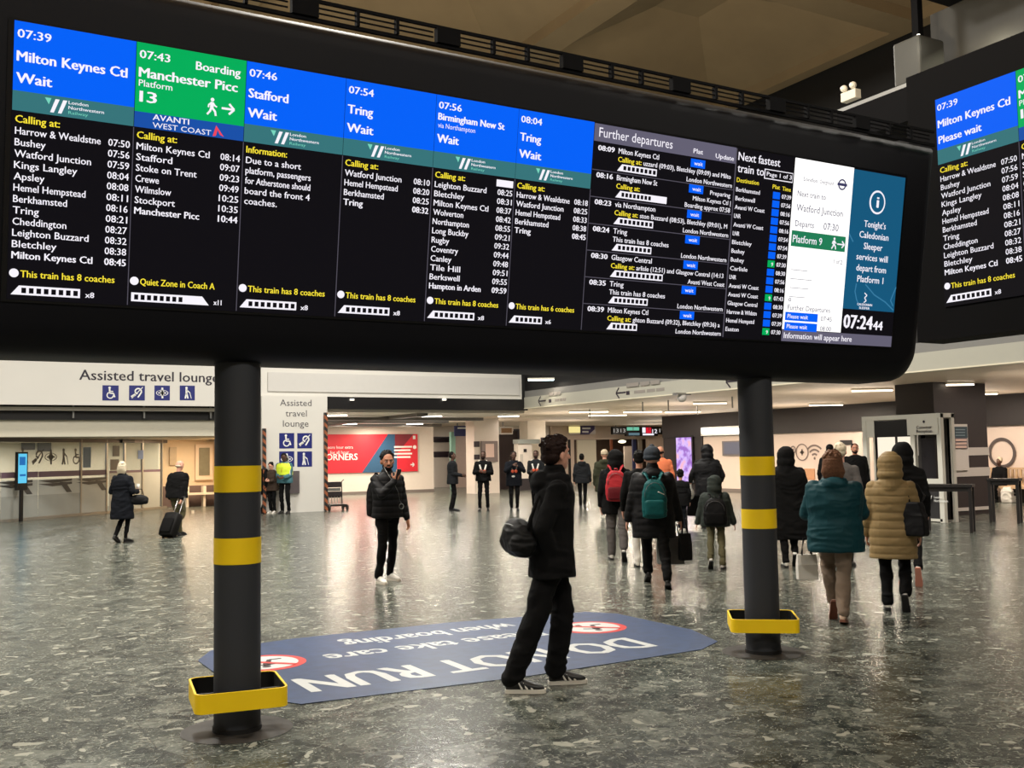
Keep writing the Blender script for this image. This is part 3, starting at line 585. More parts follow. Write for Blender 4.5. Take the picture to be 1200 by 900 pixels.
# gantry above the second board, lit recess, bracket box, emergency light
gt = empty('gantry_beam', (11, 6, 6.8)); tag(gt, 'black service gantry running above the second departure board', 'gantry')
ga = ax(1012, 124, 11.2); zt_ = ga.z
attach(MB().bb((11.0, -4, zt_-.5), (11.6, ga.y+.3, zt_-.05)), 'beam', rail_m, gt)
attach(MB().bb((11.0, -4, zt_-.05), (11.05, ga.y+.3, zt_+.0)), 'top_edge', grey_metal, gt)
attach(MB().bb((11.9, -4, zt_-.3), (12.0, ga.y-.6, zt_+1.2)), 'back_panel', mat('gantry_panel', (48, 46, 40), .6, var=.1), gt)
attach(MB().bb((10.9, -4, zt_+1.2), (12.1, ga.y-.9, zt_+1.35)), 'cover', rail_m, gt)
p = ax(1071, 70, 11.2)
bx = empty('bracket_box', (11.3, p.y, p.z)); tag(bx, 'grey steel hanger box lit at its top corner above the gantry', 'box')
MB().box((0, 0, -.05), (.5, .42, .60)).build('housing', mat('dull_grey', (64, 64, 60), .6), bx, bevel=.03); MB().box((-.22, -.18, .24), (.03, .03, .03)).build('spot_lens', glow('spot_glow', (255, 248, 230), 2.5), bx)
MB().bb((-.05, -.05, .3), (.05, .05, 3.6)).build('hanger_rod', rail_m, bx)
p = ax(1150, 66, 11.6); q = area('gantry_lamp', (11.45, p.y, p.z+.25), .3, .12, 9, (1, .93, .7), (0, -.5, 0))
p = ax(1086, 52, 11.0); area('gantry_lamp', (10.9, p.y, p.z+.1), .08, .08, 1.5, (1, .93, .8), (0, -.6, 0))
p = ax(997, 110, 11.0); em = empty('emergency_light', p); tag(em, 'small white twin headed emergency light on the gantry end', 'light')
wp = mat('white_plastic', (225, 220, 205), .35, var=.02)
MB().box((0, 0, -.03), (.12, .26, .13)).build('housing', wp, em, bevel=.01)
for s_ in (-1, 1): MB().ell((-.04, s_*.08, .09), (.05, .05, .05)).build('lamp_head', wp, em, True)

# =================================================================== FLOOR DECAL
dc = empty('floor_sticker', (4.1, 8.2, 0)); tag(dc, 'worn blue floor sticker reading DO NOT RUN upside down between the pillars', 'sticker')
FD = Flat((0, 0, .003), -XW, -YW, ZW)
out = [(2.0, 7.35), (2.25, 6.93), (4.0, 6.82), (5.75, 6.9), (6.1, 7.1), (6.3, 7.7), (6.3, 8.9), (6.1, 9.2), (4.6, 9.42), (3.0, 9.45), (2.2, 9.3), (2.0, 8.9)]
base = MB(); FD.poly(base, [(-a, -b_) for a, b_ in out], .002, .0015)
attach(base, 'backing', mat('sticker_blue', (40, 62, 100), .38, var=.5, scale=9), dc)
sw = mat('sticker_white', (200, 204, 204), .35, var=.1, scale=20); tb = MB()
FD.text(tb, 'DO NOT RUN', -5.52, -7.72, .72, 3.08, .035, k=.003)
FD.text(tb, 'Please take care', -5.05, -8.52, .42, 2.1, .03, k=.003); FD.text(tb, 'when boarding', -5.05, -9.05, .42, 1.75, .03, k=.003)
attach(tb, 'lettering', sw, dc)
red = mat('sticker_red', (206, 62, 58), .35, var=.08, scale=20)
for cx, cy in ((2.44, 8.47), (5.60, 8.35)):
    r_ = MB(); FD.disc(r_, -cx, -cy, .34, .003, .001, 36); pr = attach(r_, 'no_running_roundel', red, dc)
    wd = MB(); FD.disc(wd, -cx, -cy, .275, .0045, .001, 36); attach(wd, 'roundel_field', sw, pr)
    mk = MB(); F_ = FD
    q = .045
    F_.disc(mk, -cx+.03, -cy+.17, .035, .006)
    for a, b_, w_ in (((.02, .13), (-.03, -.02), .06), ((-.03, 0), (.07, -.08), .04), ((.07, -.08), (.05, -.18), .048), ((-.03, 0), (-.07, -.1), .04), ((-.07, -.1), (-.17, -.1), .03), ((.02, .11), (.12, .04), .03), ((.01, .11), (-.1, .07), .03)):
        F_.line(mk, (-cx+a[0], -cy+a[1]), (-cx+b_[0], -cy+b_[1]), w_, .006)
    attach(mk, 'running_figure', mat('sticker_ink', (60, 40, 44), .4), pr)
    bar = MB(); FD.line(bar, (-cx-.2, -cy+.2), (-cx+.2, -cy-.2), .05, .007); attach(bar, 'red_bar', red, pr)

# =================================================================== LOUNGE GLASS FRONT (angled), LEFT
def P3(a, t, z): return Vector((a[0]+(a[2]-a[0])*t, a[1]+(a[3]-a[1])*t, z))
GA = (-2.0, 29.45, 7.35, 37.75)   # plan line x0,y0,x1,y1 of the glass
gd = Vector((GA[2]-GA[0], GA[3]-GA[1], 0)); GL = gd.length; gd.normalize(); gn = Vector((gd.y, -gd.x, 0))
FG = Flat((GA[0], GA[1], 0), gd, ZW, gn)
def gu(px):  # distance along the glass of an image column
    d = ray(px, 560); k = (GA[0]*d.y-GA[1]*d.x)/(d.x*gd.y-d.y*gd.x); return k
lg = empty('lounge_front', (GA[0], GA[1], 0)); tag(lg, 'angled glass front of the lounge with accessibility icons and rail arrows', 'shopfront', kind='thing')
glass = mat('shop_glass', (225, 235, 230), .06, trans=.0, alpha=.16)
frost = mat('frosted_glass', (176, 178, 172), .25, var=.08, scale=2)
frost2 = mat('frosted_glass_low', (156, 158, 152), .25, var=.12, scale=2)
stripe = mat('mauve_stripe', (108, 86, 100), .5)
alu = mat('aluminium', (160, 156, 148), .35, .6, var=.04)
ink = mat('icon_grey', (110, 104, 96), .5); ink2 = mat('rail_mark', (70, 68, 66), .45)
u_end = GL
def sh(m_, name, u0, z0, u1, z1, k, t, M, par=lg): FG.rect(m_, u0, z0, u1, z1, k, t); return attach(m_, name, M, par)
uD = gu(124)                       # door begins
panes = [gu(-60), gu(0), gu(44), gu(94), gu(124)]
for i in range(len(panes)-1):
    a, b_ = panes[i]+.01, panes[i+1]-.01
    g = sh(MB(), 'glass_pane', a, .08, b_, 2.38, .02, .02, glass)
    sh(MB(), 'frosted_panel', a, .08, b_, 1.18, .03, .004, frost, g)
    if i < 3: sh(MB(), 'lower_band', a, .08, b_, .72, .036, .004, frost2, g)
    sh(MB(), 'mauve_band', a, 1.25, b_, 1.42, .03, .004, stripe, g)
hd = sh(MB(), 'head_rail', gu(-60), 2.3, u_end, 2.45, .05, .08, mat('dark_alu', (96, 90, 88), .4, .4))
sh(MB(), 'sill', gu(-60), 0, u_end, .08, .05, .08, alu)
for px in (94, 124, 145, 166, 189):
    u = gu(px); sh(MB(), 'mullion', u-.03, .05, u+.03, 2.4, .05, .07, alu)
for i, (px, py) in enumerate(((18, 582), (66, 582), (108, 582))):
    u = gu(px); mk = MB(); z = .98
    for s_ in (0, 1): FG.poly(mk, [(u-.75, z+.16-.1*s_), (u+.62, z+.2-.1*s_), (u+.62, z+.13-.1*s_), (u-.2, z+.08-.1*s_)], .04)
    FG.poly(mk, [(u+.1, z+.1), (u+.35, z+.1), (u+.62, z-.22), (u+.4, z-.22)], .041); attach(mk, 'rail_arrow_mark', ink2, lg)
for i, px in enumerate((26, 43, 58, 74, 88)):
    u = gu(px); mk = MB(); pictos(FG, mk, u, 1.85, .62, (0, 1, 2, 3, 0)[i], .04); attach(mk, 'icon_decal', ink, lg)
# sliding doors
for i, (a, b_) in enumerate(((126, 145), (145, 166), (166, 188))):
    d_ = sh(MB(), 'door_leaf', gu(a)+.03, .08, gu(b_)-.03, 2.3, .015, .03, glass); sh(MB(), 'frosted_panel', gu(a)+.05, .08, gu(b_)-.05, 1.3, .024, .004, frost, d_)
    sh(MB(), 'mauve_band', gu(a)+.05, 1.3, gu(b_)-.05, 1.38, .026, .004, stripe, d_)
u = gu(147); sh(MB(), 'door_sensor', u-.3, 2.3, u+.3, 2.42, .12, .07, dark_strip)
for px, z0, z1, w_, c_, lab in ((134, 1.85, 2.2, 8, (104, 100, 96), 'grey notice, upper of two taped to the lounge door'), (132.5, 1.4, 1.75, 10, (112, 102, 94), 'brown grey notice, lower of two taped to the lounge door'), (163, 1.75, 2.05, 6, (88, 110, 150), 'blue notice on the lounge door beside the sensor'), (100, 1.5, 2.15, 9, (120, 140, 160), 'blue cash machine poster left of the lounge door')):
    m_ = MB(); FG.rect(m_, gu(px-w_/2), z0, gu(px+w_/2), z1, .06, .01); tag(m_.build('notice', mat('paper_%d' % px, c_, .6, var=.15, scale=9)), lab, 'notice')
# inside of the lounge
struct(MB().bb((-15, 41.5, 0), (9.2, 41.7, 2.45)).build('wall_lounge', mat('lounge_wall', (222, 212, 184), .6, var=.05)), 'cream back wall inside the lounge')
for px, py0, py1, lab in ((33, 516, 527, 'dark framed picture on the left of the lounge back wall'), (52, 516, 529, 'dark wall screen high on the lounge back wall')):
    a = ay(px-8, py0, 41.4); b_ = ay(px+8, py1, 41.4); tag(MB().bb((a.x, 41.4, b_.z), (b_.x, 41.5, a.z)).build('wall_picture', mat('picture_dark', (60, 50, 52), .4, var=.3, scale=6)), lab, 'picture')
area('lounge_lamp', (3, 39.5, 2.35), 8, 1.2, 220, NEUT); area('lounge_lamp', (1, 36, 2.35), 5, 1.0, 100, NEUT)
# totem screen
u = gu(15); o_ = FG.P(u, 0, .35); tt = empty('totem_screen', (o_.x, o_.y, 0)); tag(tt, 'slim blue lit screen standing at the left of the lounge glass', 'screen')
FT = Flat(o_, gd, ZW, gn); b_ = MB(); FT.rect(b_, -.2, .9, .2, 2.0, 0, .08); attach(b_, 'casing', dark_strip, tt)
b_ = MB(); FT.rect(b_, -.16, 1.1, .16, 1.95, .004); sc = attach(b_, 'display', glow('totem_blue', (96, 196, 232), 1.1), tt)
b_ = MB(); FT.rect(b_, -.12, 1.62, .1, 1.86, .006); FT.rect(b_, -.1, 1.3, .12, 1.36, .006); attach(b_, 'display_art', glow('totem_deep', (40, 110, 180), 1.), sc)
b_ = MB(); FT.rect(b_, -.05, 0, .05, .9, 0, .06); attach(b_, 'post', dark_strip, tt)
# waiting area beyond the door: lit pink cream wall with window and bench
struct(MB().bb((7.3, 38.7, 0), (9.4, 38.9, 2.8)).bb((7.25, 33.2, 0), (7.33, 33.25, .1)).build('wall_waiting', mat('pink_cream_wall', (240, 214, 180), .6, var=.03)), 'warm cream wall behind the waiting bench')
struct(MB().bb((9.3, 33, 0), (9.4, 38.9, 2.8)).build('wall_waiting_side', mat('pink_cream_wall', (240, 214, 180), .6)), 'side wall of the waiting corner')
b_ = MB(); b_.bb((7.32, 38.62, 0), (9.3, 38.7, .75)); struct(b_.build('trim_9', mat('brown_dado', (120, 98, 92), .5, var=.08)), 'brown grey dado panel behind the waiting bench')
a = ay(229, 521, 38.6); b_ = ay(249, 562, 38.6); wn = empty('window_1', (a.x, 38.62, b_.z)); tag(wn, 'tall window with cream frame above the waiting bench', 'window', kind='structure')
attach(MB().bb((a.x, 38.55, b_.z), (b_.x, 38.69, a.z)), 'window_frame', mat('frame_cream', (238, 212, 186), .5), wn)
attach(MB().bb((a.x+.12, 38.53, b_.z+.16), (b_.x-.12, 38.552, a.z-.12)), 'window_pane', mat('window_dim', (120, 116, 96), .1, var=.3, scale=5), wn)
a = ay(199, 524, 38.6); b_ = ay(207, 545, 38.6); tag(MB().bb((a.x, 38.6, b_.z), (b_.x, 38.68, a.z)).build('poster', mat('poster_beige', (206, 182, 150), .5, var=.1)), 'narrow beige poster on the warm wall beside the lounge door', 'poster')
F8 = Flat((0, 38.68, 0), XW, ZW, -YW); mb_ = MB(); a = ay(219, 514, 38.65); F8.text(mb_, 'Meeting Point', a.x, a.z-.02, .26, 1.6, .03); tag(mb_.build('meeting_point_lettering', mat('brown_print', (150, 96, 76), .5)), 'faint brown Meeting Point lettering high on the warm wall', 'lettering')
bn = empty('waiting_bench', (8.6, 38.2, 0)); tag(bn, 'white metal bench along the warm waiting wall left of the pillar', 'bench')
bw = mat('bench_white', (236, 222, 202), .4)
attach(MB().bb((7.9, 37.9, .43), (9.3, 38.35, .5)), 'seat', bw, bn)
for x in (8.15, 8.75): attach(MB().bb((x-.04, 38.0, 0), (x+.04, 38.3, .43)), 'leg', bw, bn); attach(MB().bb((x-.05, 37.95, .5), (x+.05, 38.3, .74)), 'armrest', bw, bn)
area('waiting_lamp', (8.2, 36.4, 2.4), 1.4, 1.4, 130, (1, .80, .56))

# =================================================================== PASSAGE
po = empty('red_poster', (17.9, 44.4, 1)); tag(po, 'large red and blue wall poster with white word CORNERS in the passage', 'poster')
a = ay(379, 509, 44.4); b_ = ay(490, 553, 44.4); x0, x1, z0, z1 = a.x-1, b_.x, .98, 2.74
FO = Flat((0, 44.42, 0), XW, ZW, -YW)
m_ = MB(); FO.rect(m_, x0, z0, x1, z1, 0, .04); attach(m_, 'backing', mat('poster_red', (214, 36, 52), .4, var=.12, scale=1.5), po)
xb = ay(455, 530, 44.4).x; m_ = MB(); FO.poly(m_, [(xb-1.3, z0), (xb+.45, z0), (xb+.45, z1), (xb, z1)], .004); attach(m_, 'blue_field', mat('poster_blue', (44, 84, 118), .4, var=.1), po)
m_ = MB(); FO.poly(m_, [(xb+.35, z0+.75), (xb+1.3, z1), (xb+.35, z1)], .006); attach(m_, 'dark_red_corner', mat('poster_maroon', (120, 34, 46), .4), po)
m_ = MB(); a = ay(384, 539, 44.4); e_ = ay(419, 539, 44.4); FO.text(m_, 'CORNERS', a.x-.35, a.z-.02, .42, e_.x-a.x+.35, .03, k=.008)
FO.text(m_, 'more hour extra', ay(383, 526, 44.4).x, ay(383, 526, 44.4).z, .2, 1.25, .005, k=.008); FO.text(m_, 'for all hour', ay(387, 532, 44.4).x, ay(387, 532, 44.4).z, .2, .9, .005, k=.008)
for i in range(4): FO.rect(m_, ay(462, 530, 44.4).x, 2.1-.16*i, ay(483, 530, 44.4).x-.08*(i % 2), 2.18-.16*i, .008)
arrow(FO, m_, ay(481, 545, 44.4).x, 1.3, .2, .16, .008, 1, .05); FO.disc(m_, ay(486, 523, 44.4).x, 2.12, .09, .008); FO.rect(m_, ay(484, 513, 44.4).x, 2.5, ay(487, 513, 44.4).x, 2.66, .008)
attach(m_, 'lettering', white_text, po)
# trolley stacked by the pier
q = fl(393, 598); tr = empty('luggage_trolley', (q.x, q.y, 0)); tag(tr, 'dark folded seat trolley parked against the white pier corner', 'trolley')
blk = mat('black_metal', (24, 20, 20), .45, var=.1); cush = mat('dark_cushion', (34, 24, 26), .6)
for s_ in (-1, 1):
    MB().tube([(s_*.27, .1, .1), (s_*.27, .16, .9), (s_*.27, -.02, .97)], .018).build('side_rail', blk, tr)
    MB().tube([(s_*.27, .1, .1), (s_*.27, -.3, .12)], .02).build('side_rail', blk, tr)
    for y in (.12, -.28):
        wq = MB(); wq.xform(lambda v: v); wq.lathe((0, 0, 0), [(.02, -.02), (.09, -.02), (.09, .02), (.02, .02)], 18); wq.xform(lambda v: Vector((v.z+s_*.3, v.x+y, v.y+.09))); wq.build('wheel', blk, tr)
MB().box((0, .12, .82), (.52, .05, .18)).build('backrest', cush, tr, bevel=.02); MB().box((0, .1, .5), (.52, .06, .2)).build('backrest', cush, tr, bevel=.02)
MB().box((0, .12, .66), (.44, .02, .1)).build('grey_plate', grey_metal, tr)
for x in (-.2, -.1, .0, .1, .2): MB().box((x, .08, .3), (.025, .02, .3)).build('rod', alu, tr)
MB().box((0, -.1, .17), (.55, .45, .06)).build('deck', blk, tr)
# wet floor sign
q = fl(496, 574); ws = empty('wet_floor_sign', (q.x, q.y, 0)); tag(ws, 'yellow folding wet floor sign at the end of the red poster', 'sign')
ym = mat('sign_yellow', (232, 196, 30), .4)
for s_ in (-1, 1): MB().add([(-.2, s_*.22, 0), (.2, s_*.22, 0), (.12, s_*.03, .8), (-.12, s_*.03, .8), (-.2, s_*.24, 0), (.2, s_*.24, 0), (.12, s_*.05, .8), (-.12, s_*.05, .8)], [(0, 1, 2, 3), (4, 7, 6, 5), (0, 4, 5, 1), (1, 5, 6, 2), (2, 6, 7, 3), (3, 7, 4, 0)]).build('leaf_panel', ym, ws)
MB().box((0, 0, .82), (.16, .06, .05)).build('handle', ym, ws)
# dark totem by the sign
a = ay(488, 523, 46); b_ = ay(496, 560, 46); tm = empty('information_totem', (a.x+.1, 46, 0)); tag(tm, 'narrow dark blue information totem at the end of the red poster', 'totem')
attach(MB().bb((a.x, 45.9, 0), (b_.x+.02, 46.1, 2.25)), 'casing', mat('totem_navy', (30, 24, 50), .4), tm); attach(MB().bb((a.x+.05, 45.88, 1.3), (b_.x-.05, 45.9, 1.6)), 'notice', white_panel, tm)
# pillars and blocks behind the staff
def block(name, px0, px1, Y, z0, z1, M, label, cat, depth=.6, kind=None):
    a = ay(px0, 540, Y); b_ = ay(px1, 540, Y); return tag(MB().bb((a.x, Y, z0), (b_.x, Y+depth, z1)).build(name, M), label, cat, kind=kind)
pw = mat('off_white_pier', (214, 204, 194), .5, var=.03)
def pierblock(px0, px1, Y, stripes, label, M=pw):
    a = ay(px0, 540, Y); b_ = ay(px1, 540, Y); t = empty('square_pier', ((a.x+b_.x)/2, Y, 0)); tag(t, label, 'pier', kind='structure')
    attach(MB().bb((a.x, Y, 0), (b_.x, Y+.8, 3.3)), 'wall_panel', M, t)
    for x0_, x1_, z0, z1 in stripes:
        p_ = ay(x0_, 540, Y); q_ = ay(x1_, 540, Y); attach(MB().bb((p_.x, Y-.02, z0), (q_.x, Y, z1)), 'dark_stripe', st_, t)
    return t
pierblock(556, 585, 40, ((555.5, 562, 2.05, 2.3), (555.5, 562, 1.5, 1.72)), 'pale square pier with short dark stripes behind the second staff member')
pierblock(619, 640, 43, ((634, 641, 2.2, 2.5),), 'white square pier left of the platform doorway', mat('bright_pier', (236, 228, 212), .5, var=.02))
block('doorway_surround', 530, 553, 49, 0, 2.75, mat('brown_recess', (150, 130, 118), .5, var=.1), 'brownish recessed doorway under the blue sign behind the staff', 'doorway', .3)
bs = empty('blue_sign', ay(543, 505, 46)); tag(bs, 'dark blue hanging sign above the brown doorway', 'sign')
a = ay(533, 499, 46); b_ = ay(554, 511, 46); attach(MB().bb((a.x, 46, b_.z), (b_.x, 46.1, a.z)), 'panel', mat('sign_navy2', (44, 48, 98), .4, var=.1), bs); attach(MB().bb((b_.x-.35, 45.98, b_.z+.1), (b_.x-.05, 46, b_.z+.2)).bb((a.x+.15, 45.98, a.z-.15), (b_.x-.05, 46, a.z-.08)), 'lettering', white_text, bs)
for px in (536, 551): p = ay(px, 499, 46.05); attach(MB().bb((p.x-.02, 46.03, p.z), (p.x+.02, 46.07, 3.3)), 'hanger', grey_metal, bs)
block('green_glass_edge', 529, 534, 47, 0, 2.9, mat('green_glass', (150, 190, 170), .2), 'pale green glass edge beside the brown doorway', 'panel', .2)
a = ay(564, 517, 39.9); b_ = ay(583, 541, 39.9)
t = empty('poster_case', (a.x, 39.9, b_.z)); tag(t, 'grey poster case on the pale pier between two staff', 'poster'); attach(MB().bb((a.x, 39.85, b_.z), (b_.x, 39.98, a.z)), 'case', mat('poster_greybrown', (120, 106, 104), .4, var=.1), t); attach(MB().bb((a.x+.18, 39.83, b_.z+.2), (b_.x-.2, 39.85, a.z-.12)), 'sheet', mat('poster_pink', (226, 196, 186), .5), t)
block('dark_doorway', 586, 607, 44, 0, 2.85, mat('door_brown', (44, 32, 32), .5, var=.15), 'dark brown doorway behind the third staff member', 'doorway', .3)
a = ay(586, 500, 43.8); b_ = ay(601, 509, 43.8); t = empty('tan_sign', (a.x, 43.8, b_.z)); tag(t, 'small tan shop sign in a white frame above the dark doorway', 'sign'); attach(MB().bb((a.x, 43.8, b_.z), (b_.x, 44.0, a.z)), 'frame', white_panel, t); attach(MB().bb((a.x+.2, 43.88, a.z), (a.x+.24, 43.92, 3.3)), 'hanger', grey_metal, t); attach(MB().bb((a.x+.06, 43.78, b_.z+.07), (b_.x-.06, 43.8, a.z-.07)), 'face', mat('tan_face', (140, 108, 74), .5, var=.3, scale=9), t)
block('dark_cabinet', 607, 619, 44, 1.9, 2.95, mat('cabinet_slate', (66, 64, 72), .4, var=.1), 'slate grey box above the white ticket machine', 'cabinet', .4)
tk = empty('ticket_machine', ay(613, 540, 42)); tk.location.z = 0; tag(tk, 'tall white ticket machine behind the staff on the right', 'machine')
a = ay(607, 519, 42); b_ = ay(624, 558, 42); attach(MB().bb((a.x, 42, .55), (b_.x, 42.4, 2.2)), 'casing', mat('machine_white', (224, 216, 204), .4, var=.04), tk); attach(MB().bb((a.x, 41.98, 0), (b_.x, 42.4, .55)), 'plinth', mat('machine_plinth', (50, 44, 46), .5), tk); attach(MB().bb((a.x+.3, 41.96, 1.8), (a.x+.45, 42, 1.95)), 'card_reader', dark_strip, tk); attach(MB().bb((a.x+.1, 41.97, 1.0), (a.x+.25, 42, 1.7)), 'screen', mat('machine_screen', (190, 186, 176), .3), tk); attach(MB().bb((a.x-.05, 41.9, 2.2), (b_.x+.4, 42.4, 2.4)), 'canopy', mat('canopy_grey', (150, 156, 150), .4), tk)
# passage ceiling services and lights
dk = mat('duct_grey', (92, 88, 84), .5, var=.1)
for i, (x0, y0, x1, y1, z) in enumerate(((9.5, 34.5, 18.4, 34.9, 3.0), (9.5, 37.5, 18.4, 38.1, 3.02), (11, 41.5, 20, 41.9, 3.0), (14.5, 32, 14.9, 44, 3.05))):
    tag(MB().bb((x0, y0, z), (x1, y1, z+.12)).build('ceiling_duct', dk), ('first dark duct across the passage ceiling', 'wide dark duct in the middle of the passage ceiling', 'last dark duct before the red poster wall', 'dark duct running lengthwise under the passage ceiling')[i], 'duct')
def lamp_tube(p, L, label, group, M=tube_glow, rz=0., power=22, z=None, wdt=.16, col=WARM):
    t = empty('strip_light', p, rz); tag(t, label, 'light', group)
    MB().box((0, 0, .048), (L, wdt, .05)).build('housing', wp, t); MB().box((0, 0, .0), (L-.04, wdt-.02, .03)).build('diffuser', M, t)
    if power: l = area('strip_lamp', (p[0], p[1], p[2]-.04), L, .25, power, col, (0, 0, rz)); 
    return t
for i, (px, py) in enumerate(((394, 487), (408, 497), (451, 492), (448, 499), (506, 488), (486, 497), (596, 488))):
    q = fl(px, py, 3.09); lamp_tube(q, .75 if i < 6 else .8, ('bright strip light nearest the white pier', 'strip light just above the poster word', 'middle strip light over the red poster', 'small far strip light over the red poster', 'bright strip light above the standing phone user', 'strip light left of the striped wall', 'bright strip light above the third staff member')[i], 'strip lights on the passage ceiling', rz=-YAW, power=105, wdt=.2)
# =================================================================== BEYOND THE BEAM
for i, (px, py, L) in enumerate(((1022, 458, 1.1), (968, 475, 1.2), (1155, 462, .7), (1125, 451, .7), (832, 473, 1.1), (690, 483, 1.5), (753, 483, 1.5), (712, 487, 1.6), (800, 483, 1.4))):
    q = fl(px, py, 3.225); lamp_tube(q, L, ('strip light right of the near grey pillar top', 'strip light above the icon wall', 'short strip light at the edge of the dark pier', 'thin strip light in front of the dark pier', 'strip light above the bright shop sign', 'far strip light above the yellow and purple sign', 'far strip light above the platform numbers', 'faint far strip light over the doorway', 'far strip light near the pink advertising screen')[i], 'strip lights on the low ceiling', tube_warm, rz=-YAW, power=0 if i == 3 else (90 if i < 5 else 160), wdt=.12)
for i, x in enumerate((22.5, 26)):
    for j, y in enumerate((8, 14, 21, 28)): area('low_ceiling_area_light', (x, y, 3.25), 1.2, .3, 80, (1, .86, .76))
for x, y in ((33, 41), (36, 46), (30.5, 46), (26, 36), (23, 40), (26, 46), (21, 47), (16.5, 40), (13, 42), (18, 36), (12.5, 36)): area('low_ceiling_area_light', (x, y, 3.1 if x < 19 else 3.25), 1.2, .4, 120, (1, .89, .78))  # area lights without fixtures, added to brighten the dark far end and passage
for i, (px, py) in enumerate(((691, 480), (753, 472), (783, 470), (817, 476), (858, 466))):
    q = fl(px, py, 3.25); tag(MB().lathe((q.x, q.y, 2.95), [(.02, 0), (.02, .33)], 8).build('hanger_rod', grey_metal), ('thin rod leftmost under the low ceiling beside the beam', 'thin ceiling rod above the platform numbers', 'second thin ceiling rod above the platform numbers', 'thin ceiling rod left of the bright strip light', 'thin ceiling rod beside the near grey pillar')[i], 'rod')
# platform wall: openings, screens, signs
F5 = Flat((0, 49.98, 0), XW, ZW, -YW)
def r5(name, px0, py0, px1, py1, M, Y=49.9, t=.1, par=None):
    a = ay(px0, py0, Y); b_ = ay(px1, py1, Y); mb_ = MB().bb((a.x, Y, b_.z), (b_.x, Y+t, a.z)); return attach(mb_, name, M, par) if par else mb_.build(name, M)
def p5(name, px0, px1, Y, z1, M, label, cat, t=.1):
    a = ay(px0, 540, Y); b_ = ay(px1, 540, Y); tag(MB().bb((a.x, Y, 0), (b_.x, Y+t, z1)).build(name, M), label, cat)
p5('door_panel', 677, 699, 49.88, 2.48, mat('cream_door', (224, 214, 190), .5, var=.03), 'plain cream door panel left of the platform opening', 'door')
p5('door_jamb', 667, 669, 49.6, 2.5, dark_strip, 'thin black frame post at the left of the platform opening', 'post')
p5('wood_post', 716, 718.5, 50.6, 3.3, mat('orange_wood', (150, 84, 50), .5), 'thin orange wooden post inside the platform opening', 'post')
p5('blue_post', 742, 746, 50.6, 3.3, mat('blue_post', (44, 52, 96), .5), 'blue post inside the platform opening', 'post')
p5('steel_post', 749, 753, 50.5, 3.3, mat('beige_post', (150, 140, 124), .5), 'beige post inside the platform opening', 'post')
p5('poster_board', 732, 741, 53, 2.1, mat('poster_pale', (204, 190, 180), .5, var=.2, scale=2), 'pale poster board seen through the platform opening', 'poster')
for i, (px, w_) in enumerate(((729, 5), (760, 3.2), (765, 1.4))):
    p = ay(px, 517.5, 53); dl = empty('dome_lamp', p); MB().ell((0, 0, 0), (w_*.05, w_*.05, .1)).build('shade', glow('dome_glow', (255, 244, 200), 3), dl); MB().bb((-.015, -.015, .05), (.015, .015, 3.3-p.z)).build('rod', dark_strip, dl); tag(dl, ('large dome lamp glowing inside the platform opening', 'smaller dome lamp at the right of the platform opening', 'tiny lamp beside the smaller dome lamp')[i], 'lamp')
area('platform_lamp', (36, 52.5, 3.1), 4, 1.5, 200, WARM)
sg = empty('exit_sign', ay(680, 503, 49.7)); tag(sg, 'yellow and purple hanging sign left of the platform numbers', 'sign')
r5('panel', 667, 493, 698, 509, mat('sign_pale', (206, 196, 190), .5), 49.75, .1, sg); r5('yellow_face', 667, 500, 680, 507, glow('sign_yellow_lit', (244, 226, 150), 1.), 49.7, .05, sg)
m_ = MB(); a = ay(680, 498, 49.68); b_ = ay(697, 509, 49.68); FX = Flat((0, 49.68, 0), XW, ZW, -YW); FX.poly(m_, [(a.x, a.z), (b_.x, a.z), (b_.x, a.z-.25), (b_.x-.4, b_.z), (a.x, b_.z)], 0, .02); attach(m_, 'purple_face', mat('sign_purple', (58, 42, 96), .5), sg); m_ = MB(); FX.rect(m_, a.x+.12, b_.z+.1, a.x+.55, b_.z+.2, .02); FX.rect(m_, a.x+.12, b_.z+.3, a.x+.7, b_.z+.4, .02); attach(m_, 'lettering', white_text, sg)
pn = empty('platform_screens', ay(750, 503, 49)); [attach(MB().bb((ay(px, 503, 49).x-.02, 49.0, 3.0), (ay(px, 503, 49).x+.02, 49.04, 3.3)), 'hanger', grey_metal, pn) for px in (722, 742, 761, 776)]; tag(pn, 'row of black platform number screens 13 and 12 above the doorway', 'screen')
